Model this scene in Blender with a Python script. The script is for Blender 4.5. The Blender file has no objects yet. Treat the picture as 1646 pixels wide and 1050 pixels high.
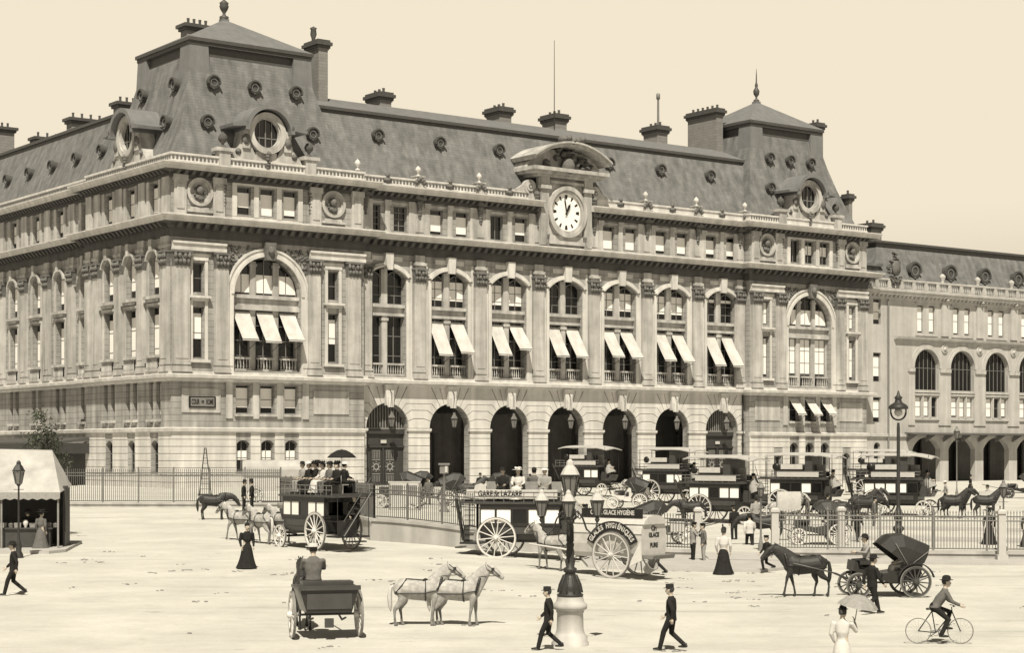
import bpy, math, random
from mathutils import Vector, Matrix
random.seed(7)
sc = bpy.context.scene
col = sc.collection
PI = math.pi
# ------------------------------------------------------------------ camera
CAMZ = 5.2; FPX = 2952.0; HX = 823.0; HY = 725.0
cam = bpy.data.cameras.new('camera'); co = bpy.data.objects.new('camera', cam); col.objects.link(co)
co.location = (0, 0, CAMZ); co.rotation_euler = (PI/2, 0, 0)
cam.sensor_width = 36; cam.lens = 36*FPX/1646; cam.shift_y = 200/1646
cam.clip_start = .5; cam.clip_end = 3000
sc.camera = co
# ------------------------------------------------------------------ light
SUN_EL = 55; SUN_PHI = 88          # travel direction of the light, from +X
wd = bpy.data.worlds.new('World'); sc.world = wd; wd.use_nodes = True
nt = wd.node_tree; nt.nodes.clear()
sky = nt.nodes.new('ShaderNodeTexSky'); sky.sky_type = 'NISHITA'; sky.sun_disc = False
sky.sun_elevation = math.radians(SUN_EL)
sdx, sdy = -math.cos(math.radians(SUN_PHI)), -math.sin(math.radians(SUN_PHI))
sky.sun_rotation = math.atan2(sdx, sdy)
sky.air_density = 1.6; sky.dust_density = 5.0; sky.ozone_density = 1.0
bw = nt.nodes.new('ShaderNodeRGBToBW'); nt.links.new(sky.outputs[0], bw.inputs[0])
mn = nt.nodes.new('ShaderNodeMath'); mn.operation = 'MINIMUM'; mn.inputs[1].default_value = 6.6
ml = nt.nodes.new('ShaderNodeMath'); ml.operation = 'MULTIPLY'; ml.inputs[1].default_value = 2.1; nt.links.new(bw.outputs[0], ml.inputs[0]); nt.links.new(ml.outputs[0], mn.inputs[0])
tint = nt.nodes.new('ShaderNodeMixRGB'); tint.blend_type = 'MULTIPLY'; tint.inputs[0].default_value = 1
tint.inputs[2].default_value = (1.0, .885, .69, 1)
geo = nt.nodes.new('ShaderNodeTexCoord'); sep = nt.nodes.new('ShaderNodeSeparateXYZ'); nt.links.new(geo.outputs['Generated'], sep.inputs[0])
mr = nt.nodes.new('ShaderNodeMapRange'); mr.interpolation_type = 'SMOOTHSTEP'; nt.links.new(sep.outputs[2], mr.inputs[0])      # sky dimmed overhead to cut ambient light, left bright at the horizon
for i_, q_ in enumerate((.26, .52, 1.0, .12)): mr.inputs[i_+1].default_value = q_
ml2 = nt.nodes.new('ShaderNodeMath'); ml2.operation = 'MULTIPLY'; nt.links.new(mn.outputs[0], ml2.inputs[0]); nt.links.new(mr.outputs[0], ml2.inputs[1])
nt.links.new(ml2.outputs[0], tint.inputs[1])
bg = nt.nodes.new('ShaderNodeBackground'); bg.inputs[1].default_value = .0965
nt.links.new(tint.outputs[0], bg.inputs[0])
wo = nt.nodes.new('ShaderNodeOutputWorld'); nt.links.new(bg.outputs[0], wo.inputs[0])
sl = bpy.data.lights.new('sun', 'SUN'); sl.energy = 5.0; sl.angle = math.radians(.5); sl.color = (1, .93, .77)
so = bpy.data.objects.new('sun', sl); col.objects.link(so)
el = math.radians(SUN_EL)
d = Vector((math.cos(el)*math.cos(math.radians(SUN_PHI)), math.cos(el)*math.sin(math.radians(SUN_PHI)), -math.sin(el)))
so.rotation_euler = d.to_track_quat('-Z', 'Y').to_euler()
sc.view_settings.view_transform = 'Standard'; sc.view_settings.look = 'None'
sc.view_settings.exposure = .5; sc.view_settings.gamma = 1; sc.view_settings.use_curve_mapping = False
# ------------------------------------------------------------------ materials
MATS = {}
def mat(name, v, rough=.85, amt=.15, scale=1.0, bump=0.0, bscale=8.0, streak=0.0, course=0.0, spec=.3, coursemix=.35, metal=0, tint=(1.03, 1, .965), warp=None):
    if name in MATS: return MATS[name]
    m = bpy.data.materials.new(name); m.use_nodes = True; N = m.node_tree; L = N.links
    b = N.nodes['Principled BSDF']; b.inputs['Roughness'].default_value = rough
    b.inputs['Specular IOR Level'].default_value = spec; b.inputs['Metallic'].default_value = metal
    tc = N.nodes.new('ShaderNodeTexCoord')
    n1 = N.nodes.new('ShaderNodeTexNoise'); n1.inputs['Scale'].default_value = scale; n1.inputs['Detail'].default_value = 6
    n1.inputs['Roughness'].default_value = .65
    L.new(tc.outputs['Object'], n1.inputs['Vector'])
    fac = n1.outputs['Fac']
    def mth(op, a, bb):
        q = N.nodes.new('ShaderNodeMath'); q.operation = op
        for i, x in enumerate((a, bb)):
            if isinstance(x, (int, float)): q.inputs[i].default_value = x
            else: L.new(x, q.inputs[i])
        return q.outputs[0]
    k = mth('MULTIPLY_ADD', mth('SUBTRACT', fac, .5), amt*2.6)
    q = k.node; q.inputs[2].default_value = 1.0
    if streak:
        mp = N.nodes.new('ShaderNodeMapping'); mp.inputs['Scale'].default_value = (1.3, 1.3, .09)
        L.new(tc.outputs['Object'], mp.inputs[0])
        n2 = N.nodes.new('ShaderNodeTexNoise'); n2.inputs['Scale'].default_value = 1.0; n2.inputs['Detail'].default_value = 5
        L.new(mp.outputs[0], n2.inputs['Vector'])
        k = mth('MULTIPLY', k, mth('ADD', 1.0, mth('MULTIPLY', mth('SUBTRACT', n2.outputs['Fac'], .5), streak*2.4)))
    if course:
        sx = N.nodes.new('ShaderNodeSeparateXYZ'); L.new(tc.outputs['Object'], sx.inputs[0])
        fr = mth('FRACT', mth('DIVIDE', sx.outputs[2], course), 0)
        ln = mth('LESS_THAN', fr, .1)
        k = mth('MULTIPLY', k, mth('SUBTRACT', 1.0, mth('MULTIPLY', ln, coursemix)))
        # each block row a little different in tone
        cell = N.nodes.new('ShaderNodeTexWhiteNoise'); cell.noise_dimensions = '3D'
        s2 = N.nodes.new('ShaderNodeVectorMath'); s2.operation = 'DIVIDE'; s2.inputs[1].default_value = (course*2.2, course*2.2, course)
        L.new(tc.outputs['Object'], s2.inputs[0])
        s3 = N.nodes.new('ShaderNodeVectorMath'); s3.operation = 'FLOOR'; L.new(s2.outputs[0], s3.inputs[0])
        L.new(s3.outputs[0], cell.inputs['Vector'])
        k = mth('MULTIPLY', k, mth('ADD', .94, mth('MULTIPLY', cell.outputs['Value'], .12)))
    vm = N.nodes.new('ShaderNodeVectorMath'); vm.operation = 'SCALE'
    vm.inputs[0].default_value = tuple(v*t for t in tint); L.new(k, vm.inputs['Scale'])
    L.new(vm.outputs[0], b.inputs['Base Color'])
    if bump:
        nb = N.nodes.new('ShaderNodeTexNoise'); nb.inputs['Scale'].default_value = bscale; nb.inputs['Detail'].default_value = 4
        L.new(tc.outputs['Object'], nb.inputs['Vector'])
        bp = N.nodes.new('ShaderNodeBump'); bp.inputs['Strength'].default_value = bump; bp.inputs['Distance'].default_value = .05
        L.new(nb.outputs['Fac'], bp.inputs['Height']); L.new(bp.outputs[0], b.inputs['Normal'])
    MATS[name] = m
    return m
STONE = mat('limestone', .26, amt=.40, scale=.45, streak=.65, course=.62, coursemix=.42, bump=.25, bscale=3)
STONE2 = mat('limestone_smooth', .345, amt=.36, scale=.6, streak=.62, bump=.2, bscale=4)
STONEB = mat('limestone_block', .47, amt=.24, scale=.6, streak=.34, bump=.2, bscale=5)
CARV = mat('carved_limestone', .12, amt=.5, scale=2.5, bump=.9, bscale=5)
SOOT_SHADE = mat('soot_shade_stone', .075, amt=.25, scale=1.2, streak=.3, bump=.3, bscale=4)  # soot, plus painted shade for the bands under cornice and eaves
SLATE = mat('slate', .135, rough=.75, tint=(1,1,1.0), amt=.34, scale=1.3, streak=.55, course=.30, coursemix=.30, bump=.3, bscale=6, spec=.4)
LEAD = mat('lead_sheet', .15, tint=(1,1,1.02), rough=.55, amt=.2, scale=1.2, streak=.2, spec=.4)
LEADD = mat('dark_lead', .065, rough=.55, amt=.3, scale=2)
BRICK = mat('chimney_brick', .19, amt=.2, scale=1.5, course=.35, coursemix=.3)
GLASS = mat('window_glass', .008, rough=.12, amt=.2, spec=.5)
FRAME = mat('window_frame_paint', .16, rough=.6, amt=.15)
BLIND = mat('white_blind', .72, rough=.9, amt=.08, scale=3)
CANVAS = mat('stall_canvas', .34, rough=.95, amt=.25, scale=1.2, streak=.3)
AWN = mat('awning_canvas', .44, rough=.9, amt=.22, scale=1.2, streak=.25)
DOOR = mat('door_wood', .04, rough=.6, amt=.3, scale=3)
IRONL = mat('door_ironwork', .24, rough=.5, amt=.2, scale=4)
CANOPY = mat('canopy_canvas', .34, rough=.9, amt=.25, scale=1.5)
HAZE_STONE = mat('hazed_limestone', .37, amt=.22, scale=.5, streak=.3, bump=.2, bscale=4)  # wing stone paled: distance haze put into the colour
FENCEP = mat('fence_paint', .11, rough=.6, amt=.3, scale=3)
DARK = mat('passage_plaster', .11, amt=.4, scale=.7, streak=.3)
CLOCKW = mat('clock_enamel', .78, rough=.4, amt=.03)
BLACK = mat('black_paint', .012, rough=.4, amt=.3, scale=6)
IRON = mat('cast_iron', .028, rough=.5, amt=.35, scale=7, bump=.2, bscale=20)
IRONG = mat('grey_painted_iron', .16, rough=.6, amt=.2, scale=3)
LAMPG = mat('lamp_glass', .13, rough=.2, amt=.25, scale=5, spec=.5)
LAMPW = mat('opal_glass', .42, rough=.3, amt=.1, scale=5)
COACH = mat('coach_varnish', .018, rough=.3, amt=.4, scale=3, spec=.5)
COACHB = mat('coach_brown', .045, rough=.4, amt=.3, scale=3, spec=.5)
CREAM = mat('cream_paint', .40, rough=.5, amt=.12, scale=4)
CREAM2 = mat('pale_wheel_paint', .52, rough=.6, amt=.15, scale=5)
TYRE = mat('iron_tyre', .16, rough=.6, amt=.3, scale=6)
WHITEP = mat('white_paint', .42, rough=.5, amt=.24, scale=3)
LEATH = mat('black_leather', .018, rough=.45, amt=.3, scale=9, spec=.5)
SKIN = mat('skin', .36, rough=.7, amt=.08, scale=6, tint=(1.15, .98, .82))
HAIR = mat('dark_hair', .03, rough=.7, amt=.3, scale=20)
CL_D = mat('dark_cloth', .02, rough=.95, amt=.4, scale=9, spec=.1)
CL_B = mat('grey_brown_cloth', .11, rough=.95, amt=.3, scale=9, spec=.1)
CL_G = mat('grey_cloth', .24, rough=.95, amt=.25, scale=9, spec=.1)
CL_W = mat('white_cloth', .46, rough=.95, amt=.22, scale=8, spec=.1)
STRAW = mat('straw', .52, rough=.9, amt=.15, scale=14)
H_W = mat('white_horse_coat', .36, rough=.8, amt=.55, scale=2.0, spec=.2)
H_D = mat('dark_horse_coat', .022, rough=.6, amt=.5, scale=2.4, spec=.4)
H_B = mat('bay_horse_coat', .045, rough=.6, amt=.45, scale=2.4, spec=.4)
MANED = mat('dark_mane', .02, rough=.8, amt=.3, scale=14)
MANEW = mat('pale_mane', .45, rough=.8, amt=.2, scale=14)
LEAF = mat('leaf', .07, rough=.7, amt=.5, scale=2, tint=(.9, 1.02, .72))
BARK = mat('bark', .09, amt=.4, scale=6)
WOOD = mat('plain_wood', .22, amt=.3, scale=4)
WICK = mat('wicker', .19, amt=.4, scale=22)
PAVE = mat('paving_stone', .35, amt=.18, scale=1.2, bump=.2, bscale=6)
KERB = mat('kerb_granite', .34, amt=.2, scale=2)
WALLS = mat('retaining_wall_render', .34, amt=.22, scale=.8, streak=.4)
def grey_legs(m):     # dapple-grey horses: legs and muzzle darker than the body
    N = m.node_tree; L = N.links; b = N.nodes['Principled BSDF']; src = b.inputs['Base Color'].links[0].from_socket
    tc = N.nodes.new('ShaderNodeTexCoord'); sp = N.nodes.new('ShaderNodeSeparateXYZ'); L.new(tc.outputs['Object'], sp.inputs[0])
    mr = N.nodes.new('ShaderNodeMapRange'); L.new(sp.outputs[2], mr.inputs[0])
    for i, q in enumerate((.25, 1.1, .42, 1.0)): mr.inputs[i+1].default_value = q
    vo = N.nodes.new('ShaderNodeTexVoronoi'); vo.inputs['Scale'].default_value = 7; L.new(tc.outputs['Object'], vo.inputs['Vector'])
    m2 = N.nodes.new('ShaderNodeMapRange'); L.new(vo.outputs['Distance'], m2.inputs[0])
    for i, q in enumerate((.1, .7, 1.06, .78)): m2.inputs[i+1].default_value = q
    mm = N.nodes.new('ShaderNodeMath'); mm.operation = 'MULTIPLY'; L.new(mr.outputs[0], mm.inputs[0]); L.new(m2.outputs[0], mm.inputs[1])
    vm = N.nodes.new('ShaderNodeVectorMath'); vm.operation = 'SCALE'; L.new(src, vm.inputs[0]); L.new(mm.outputs[0], vm.inputs['Scale']); L.new(vm.outputs[0], b.inputs['Base Color'])
grey_legs(H_W)
# street: pale dusty paving with wheel tracks
def street_mat():
    m = bpy.data.materials.new('dusty_street'); m.use_nodes = True; N = m.node_tree; L = N.links
    b = N.nodes['Principled BSDF']; b.inputs['Roughness'].default_value = .95; b.inputs['Specular IOR Level'].default_value = .1
    tc = N.nodes.new('ShaderNodeTexCoord')
    def noise(sx, sy, scale, det=6):
        mp = N.nodes.new('ShaderNodeMapping'); mp.inputs['Scale'].default_value = (sx, sy, 1); mp.inputs['Rotation'].default_value = (0, 0, .05)
        L.new(tc.outputs['Object'], mp.inputs[0])
        n = N.nodes.new('ShaderNodeTexNoise'); n.inputs['Scale'].default_value = scale; n.inputs['Detail'].default_value = det
        n.inputs['Roughness'].default_value = .7
        L.new(mp.outputs[0], n.inputs['Vector']); return n.outputs['Fac']
    def ramp(x, a, b2, lo, hi):
        r = N.nodes.new('ShaderNodeMapRange'); L.new(x, r.inputs[0])
        for i, q in enumerate((a, b2, lo, hi)): r.inputs[i+1].default_value = q
        return r.outputs[0]
    def mul(a, c):
        q = N.nodes.new('ShaderNodeMath'); q.operation = 'MULTIPLY'; L.new(a, q.inputs[0]); L.new(c, q.inputs[1]); return q.outputs[0]
    k = mul(ramp(noise(1, 1, .25), .3, .7, .82, 1.12), ramp(noise(1, 1, 6), .25, .75, .93, 1.06))
    k = mul(k, ramp(noise(.035, .55, 1.6), .55, .70, 1.0, .76))      # long faint wheel tracks
    k = mul(k, ramp(noise(.5, 1, 1.1), .63, .70, 1.0, .66))          # dung and damp spots
    k = mul(k, ramp(noise(1, 1, 30, 2), .3, .7, .95, 1.04))
    vm = N.nodes.new('ShaderNodeVectorMath'); vm.operation = 'SCALE'; vm.inputs[0].default_value = (.465, .455, .425)
    L.new(k, vm.inputs['Scale']); L.new(vm.outputs[0], b.inputs['Base Color'])
    bp = N.nodes.new('ShaderNodeBump'); bp.inputs['Strength'].default_value = .35; bp.inputs['Distance'].default_value = .03
    L.new(noise(1, 1, 9), bp.inputs['Height']); L.new(bp.outputs[0], b.inputs['Normal'])
    return m
STREET = street_mat()
# ------------------------------------------------------------------ mesh builder
def V(*a): return Vector(a)
SPLIT = {'carved_console','chimney_pot','clock_numeral','corner_flashing','canopy_post','dash_panel','garland','lantern_cap','lantern_glass','leg','pole','poster','post','scroll','side_panel','window_dressing','window_hood','string_course','body_band','impost_block','dormer_carving','canopy_bracket','hood_iron','rain_pipe','platform_rail','rear_platform','moulding'}
class MB:
    def __init__(s, T=None): s.v = []; s.f = []; s.sm = []; s.T = T
    def add(s, vs, fs, smooth=False):
        o = len(s.v)
        s.v += [s.T(*p) if s.T else tuple(p) for p in vs]
        for f in fs: s.f.append(tuple(i+o for i in f)); s.sm.append(smooth)
    def box(s, x0, x1, y0, y1, z0, z1):
        s.add([(x0,y0,z0),(x1,y0,z0),(x1,y1,z0),(x0,y1,z0),(x0,y0,z1),(x1,y0,z1),(x1,y1,z1),(x0,y1,z1)],
              [(0,3,2,1),(4,5,6,7),(0,1,5,4),(1,2,6,5),(2,3,7,6),(3,0,4,7)])
    def tbox(s, c, hx, hy, z0, z1, k=1.0):      # box tapering by k at the top
        x, y = c
        s.add([(x-hx,y-hy,z0),(x+hx,y-hy,z0),(x+hx,y+hy,z0),(x-hx,y+hy,z0),(x-hx*k,y-hy*k,z1),(x+hx*k,y-hy*k,z1),(x+hx*k,y+hy*k,z1),(x-hx*k,y+hy*k,z1)],
              [(0,3,2,1),(4,5,6,7),(0,1,5,4),(1,2,6,5),(2,3,7,6),(3,0,4,7)])
    def quad(s, a, b, c, d): s.add([a,b,c,d], [(0,1,2,3)])
    def prism(s, poly, d0, d1, ax=1, smooth=False):    # polygon in the two other axes, extruded along ax
        n = len(poly)
        def mk(p, d):
            q = list(p); q.insert(ax, d); return tuple(q)
        vs = [mk(p, d0) for p in poly]+[mk(p, d1) for p in poly]
        s.add(vs, [tuple(range(n)), tuple(range(2*n-1, n-1, -1))])
        s.add(vs, [(i, (i+1) % n, n+(i+1) % n, n+i) for i in range(n)], smooth)
    def loft(s, rings, cap=True, smooth=True, closed=True):
        n = len(rings[0]); vs = [p for r in rings for p in r]; fs = []
        for k in range(len(rings)-1):
            for i in range(n if closed else n-1):
                j = (i+1) % n
                fs.append((k*n+i, k*n+j, (k+1)*n+j, (k+1)*n+i))
        s.add(vs, fs, smooth)
        if cap and closed:
            s.add(list(rings[0]), [tuple(range(n-1, -1, -1))]); s.add(list(rings[-1]), [tuple(range(n))])
    def path(s, pts, rad, n=8, lat=(0,1,0), rnd=True, smooth=True):
        P = [Vector(p) for p in pts]; R = [r if isinstance(r, tuple) else (r, r) for r in (rad if isinstance(rad, list) else [rad]*len(P))]
        tg = []
        for i in range(len(P)):
            a = P[max(i-1, 0)]; b = P[min(i+1, len(P)-1)]; t = (b-a)
            tg.append(t.normalized() if t.length > 1e-9 else V(0,0,1))
        if rnd:
            a = P[0]-tg[0]*min(R[0])*.55; b = P[-1]+tg[-1]*min(R[-1])*.55
            P = [a]+P+[b]; tg = [tg[0]]+tg+[tg[-1]]
            R = [(R[0][0]*.6, R[0][1]*.6)]+R+[(R[-1][0]*.6, R[-1][1]*.6)]
        rings = []
        prev = None
        for p, t, r in zip(P, tg, R):
            l = Vector(lat)
            if abs(l.dot(t)) > .93: l = V(1,0,0) if abs(t.x) < .8 else V(0,0,1)
            if prev is not None and abs(prev.dot(t)) < .9: l = prev
            sd = (l-t*l.dot(t)).normalized(); prev = sd; w = t.cross(sd)
            rings.append([tuple(p+sd*(r[0]*math.cos(a))+w*(r[1]*math.sin(a))) for a in [2*PI*i/n for i in range(n)]])
        s.loft(rings, True, smooth)
    def tube(s, a, b, r0, r1=None, n=6): s.path([a, b], [r0, r1 if r1 is not None else r0], n, rnd=False)
    def lathe(s, prof, c=(0,0,0), n=12, ax=2, smooth=True, sx=1, sy=1):
        rings = []
        for r, h in prof:
            ring = []
            for i in range(n):
                a = 2*PI*i/n; q = [r*math.cos(a)*sx, r*math.sin(a)*sy]; q.insert(ax, h)
                ring.append((c[0]+q[0], c[1]+q[1], c[2]+q[2]))
            rings.append(ring)
        s.loft(rings, True, smooth)
    def ring(s, c, r0, r1, d0, d1, ax=1, n=24, a0=0, a1=2*PI, ez=1.0):   # flat annulus (or arc) with thickness
        full = abs(a1-a0-2*PI) < 1e-6; m = n if full else n+1
        def pt(r, a, d):
            q = [c[0]+r*math.cos(a), c[1]+r*math.sin(a)*ez]; q.insert(ax, d); return tuple(q)
        A = [a0+(a1-a0)*i/n for i in range(m)]
        vs = []
        for a in A: vs += [pt(r0,a,d0), pt(r1,a,d0), pt(r1,a,d1), pt(r0,a,d1)]
        fs = []
        for i in range(n):
            j = (i+1) % m
            for k in range(4): fs.append((i*4+k, i*4+(k+1) % 4, j*4+(k+1) % 4, j*4+k))
        if not full: fs += [(0,1,2,3), tuple((m-1)*4+k for k in (3,2,1,0))]
        s.add(vs, fs)
    def mesh(s, name, m):
        me = bpy.data.meshes.new(name); me.from_pydata(s.v, [], s.f)
        me.polygons.foreach_set('use_smooth', s.sm)
        if m: me.materials.append(m)
        me.update(); return me
    def clusters(s, eps=.05):
        n = len(s.v); p = list(range(n))
        def f(i):
            while p[i] != i: p[i] = p[p[i]]; i = p[i]
            return i
        for q in s.f:
            a = f(q[0])
            for i in q[1:]:
                c = f(i)
                if c != a: p[c] = a
        bb = {}
        for i, v in enumerate(s.v):
            r = f(i)
            if r not in bb: bb[r] = [*v, *v, [r]]
            q = bb[r]
            for k in range(3): q[k] = min(q[k], v[k]); q[k+3] = max(q[k+3], v[k])
        B = list(bb.values()); ch = True
        while ch:
            ch = False
            for i in range(len(B)):
                for j in range(i+1, len(B)):
                    if all(B[i][k] <= B[j][k+3]+eps and B[j][k] <= B[i][k+3]+eps for k in range(3)):
                        B[i] = [min(B[i][k], B[j][k]) for k in range(3)]+[max(B[i][k+3], B[j][k+3]) for k in range(3)]+[B[i][6]+B[j][6]]
                        B.pop(j); ch = True; break
                if ch: break
        who = {r: k for k, q in enumerate(B) for r in q[6]}
        out = [MB() for _ in B]; mp = {}
        for q, sm in zip(s.f, s.sm):
            k = who[f(q[0])]; o = out[k]; ids = []
            for i in q:
                if (k, i) not in mp: mp[(k, i)] = len(o.v); o.v.append(s.v[i])
                ids.append(mp[(k, i)])
            o.f.append(tuple(ids)); o.sm.append(sm)
        return out
    def build(s, name, m, parent=None):
        if name in SPLIT:
            first = None
            for c in s.clusters():
                o = link(name, c.mesh(name, m), parent); first = first or o
            return first
        return link(name, s.mesh(name, m), parent)
def link(name, me, parent=None):
    o = bpy.data.objects.new(name, me); col.objects.link(o)
    if parent: o.parent = parent
    return o
def remesh(mb, name, m, vox=.02, extra=None, it=2):
    me = mb.mesh('tmp', None); o = bpy.data.objects.new('tmp', me); col.objects.link(o)
    r = o.modifiers.new('r', 'REMESH'); r.mode = 'VOXEL'; r.voxel_size = vox; r.use_smooth_shade = True
    if it:
        q = o.modifiers.new('s', 'SMOOTH'); q.iterations = it; q.factor = .5
    dg = bpy.context.evaluated_depsgraph_get(); dg.update()
    out = bpy.data.meshes.new_from_object(o.evaluated_get(dg))
    bpy.data.objects.remove(o)
    vs = [tuple(v.co) for v in out.vertices]; fs = [tuple(p.vertices) for p in out.polygons]
    mm = MB(); mm.add(vs, fs, True)
    if extra: mm.add(extra.v, extra.f, True)
    bpy.data.meshes.remove(out); bpy.data.meshes.remove(me)
    return mm.mesh(name, m)
def tag(o, label=None, cat=None, group=None, kind=None):
    if label: o['label'] = label
    if cat: o['category'] = cat
    if group: o['group'] = group
    if kind: o['kind'] = kind
    return o
def empty(name, loc=(0,0,0), rz=0, label=None, cat=None, group=None):
    o = bpy.data.objects.new(name, None); col.objects.link(o); o.empty_display_size = .3
    o.location = loc; o.rotation_euler = (0, 0, rz)
    return tag(o, label, cat, group)
KIDS = {}
def kids(o): return [c for c in bpy.data.objects if c.parent == o]
def copy_tree(o, loc=None, rz=None, label=None, parent=None, group=None):
    c = o.copy(); col.objects.link(c)
    if parent: c.parent = parent
    if loc is not None: c.location = loc
    if rz is not None: c.rotation_euler = (0, 0, rz)
    if label: c['label'] = label
    if group: c['group'] = group
    for ch in kids(o): copy_tree(ch, parent=c)
    return c
def text_mesh(txt, size, depth, m, name='lettering', parent=None, loc=(0,0,0), rot=(0,0,0), sx=1.0, align='CENTER', bold=.0):
    cu = bpy.data.curves.new('t', 'FONT'); cu.body = txt; cu.size = size; cu.extrude = depth; cu.align_x = align; cu.align_y = 'CENTER'; cu.offset = bold
    o = bpy.data.objects.new('t', cu); col.objects.link(o)
    dg = bpy.context.evaluated_depsgraph_get(); dg.update()
    me = bpy.data.meshes.new_from_object(o.evaluated_get(dg)); bpy.data.objects.remove(o)
    me.materials.clear(); me.materials.append(m)
    t = link(name, me, parent); t.location = loc; t.rotation_euler = rot; t.scale = (sx, 1, 1)
    return t
# ------------------------------------------------------------------ ground
def sstep(x, a, b):
    t = min(1, max(0, (x-a)/(b-a))); return t*t*(3-2*t)
def gS(x): return .02+(.004-.02)*sstep(x, -5, 8)
def HS(x, y):                                  # street height
    yy = min(y, 125)
    return gS(x)*(yy-50)*(1 if yy > 50 else .6)
FENCE = [(-32, 122.5), (-15.3, 121.5), (-6.75, 90.0), (-1.6, 85.4), (8.6, 86.5), (12.3, 85.7), (26.5, 83.4), (60, 79)]
def HC(x, y):                                  # court height
    near = 1.78+(.42-1.78)*sstep(x, -7, 9)
    far = 1.55+(1.05-1.55)*sstep(x, -10, 45)
    return near+(far-near)*sstep(y, 88, 150)
def ground(px, py, f=HS):
    x = y = None; y = 80.0
    for _ in range(60):
        x = (px-HX)/FPX*y; yn = (CAMZ-f(x, y))*FPX/(py-HY); y = y*.5+yn*.5
    x = (px-HX)/FPX*y
    return (x, y, f(x, y))
def at(px, y, f=HS):
    x = (px-HX)/FPX*y; return (x, y, f(x, y))
b = MB(); xs = [-400,-150,-60]+[-40+i*2 for i in range(51)]+[90,180,400]; ys = [-30,0,20,30,40,46]+[50+i*3 for i in range(27)]+[200,400,1500]
vs = [(x, y, HS(x, y)) for y in ys for x in xs]; nx = len(xs)
b.add(vs, [(j*nx+i, j*nx+i+1, (j+1)*nx+i+1, (j+1)*nx+i) for j in range(len(ys)-1) for i in range(nx-1)], True)
tag(b.build('street', STREET), kind='structure')
def along(poly, n):
    L = [math.dist(poly[i], poly[i+1]) for i in range(len(poly)-1)]; out = []
    for i in range(len(poly)-1):
        k = max(1, int(L[i]/1.5))
        for j in range(k):
            t = j/k; out.append((poly[i][0]*(1-t)+poly[i+1][0]*t, poly[i][1]*(1-t)+poly[i+1][1]*t))
    return out+[poly[-1]]
FL = along(FENCE, 0)
b = MB(); rows = 24; vs = []
for (x, y) in FL:
    for j in range(rows+1):
        t = j/rows; yy = y+(265-y)*t; xx = x*(1+.55*t)-10*t*(1-sstep(x, -32, -5)); vs.append((xx, yy, HC(xx, yy)))
b.add(vs, [(i*(rows+1)+j, (i+1)*(rows+1)+j, (i+1)*(rows+1)+j+1, i*(rows+1)+j+1) for i in range(len(FL)-1) for j in range(rows)], True)
q_ = rows+1; e0 = len(b.v); fr_ = [vs[i*q_] for i in range(len(FL))]
b.add(fr_+[(p[0], p[1], p[2]-1.6) for p in fr_], [(i, i+1, len(FL)+i+1, len(FL)+i) for i in range(len(FL)-1)])
tag(b.build('court', STREET), kind='structure')
b = MB(); A_ = [(8.95, 86.4), (10.5, 86.1), (12.1, 85.75)]; vv = []
for (x, y) in A_:
    for j in range(6):
        t = j/5; yy = y-3.2+3.6*t; lo_ = HS(x, yy)+.14; vv.append((x, yy, lo_+(HC(x, y+.4)+.01-lo_)*t))
b.add(vv, [(i*6+j, (i+1)*6+j, (i+1)*6+j+1, i*6+j+1) for i in range(2) for j in range(5)], True)
for i in (0, 2): b.add([vv[i*6+j] for j in range(6)]+[(p[0], p[1], p[2]-.5) for p in vv[i*6:i*6+6]], [(j, j+1, 7+j, 6+j) for j in range(5)])
tag(b.build('gate_ramp', PAVE), kind='structure')
# pavement strips
def slab(poly, name, m, th=.13, f=HS, sub=1.2):
    b = MB(); n = len(poly)
    P = along(list(poly)+[poly[0]], 0)[:-1]; n = len(P)
    cx = sum(p[0] for p in P)/n; cy = sum(p[1] for p in P)/n
    top = [(p[0], p[1], f(*p)+th) for p in P]; bot = [(p[0], p[1], f(*p)-.3) for p in P]
    b.add(top+[(cx, cy, f(cx, cy)+th)], [(i, (i+1) % n, n) for i in range(n)])
    b.add(top+bot, [(i, (i+1) % n, n+(i+1) % n, n+i) for i in range(n)])
    o = b.build(name, m); tag(o, kind='structure'); return o
slab([(3.2, 77.6), (10.4, 76.6), (12.6, 79.5), (12.6, 85.6), (8.7, 86.4), (3.0, 86.0)], 'pavement', PAVE)
slab([(12.7, 82.6), (27, 80.2), (60, 75), (60, 79), (26.5, 83.3), (12.7, 85.5)], 'pavement', PAVE, .12)
slab([(-60, 81.3), (-20.5, 81.3), (-20.0, 82.3), (-20.6, 88), (-60, 90)], 'pavement', PAVE, .13)
# ================================================================== THE STATION
TH = math.radians(36.7); BX, BY = -33.04, 178.0
CT, ST = math.cos(TH), math.sin(TH)
def W(u, v, z=0): return (BX+CT*u-ST*v, BY+ST*u+CT*v, z)
def u_at(px, v):
    r = (px-HX)/FPX
    return (r*(BY+CT*v)-BX+ST*v)/(CT-ST*r)
stn = empty('railway_station', (BX, BY, 0), TH, 'long grey stone railway station with slate mansard roofs, two corner pavilions and a clock', 'station')
def F(v0): return lambda a, d, z: (a, v0-d, z)
def Lf(u0): return lambda a, d, z: (u0-d, a, z)
BASE = .6
def arc(o, n=14):
    a0, a1, z0, z1, rise = o
    if rise <= 0: return [(a0, z1), (a1, z1)]
    w = a1-a0; R = (w*w/4+rise*rise)/(2*rise); cz = z1-R; h = math.asin(min(1, w/2/R)); ca = (a0+a1)/2
    return [(ca+R*math.sin(-h+2*h*i/n), cz+R*math.cos(-h+2*h*i/n)) for i in range(n+1)]
def outline(o): return [(o[0], o[2])]+arc(o)+[(o[1], o[2])]
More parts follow.
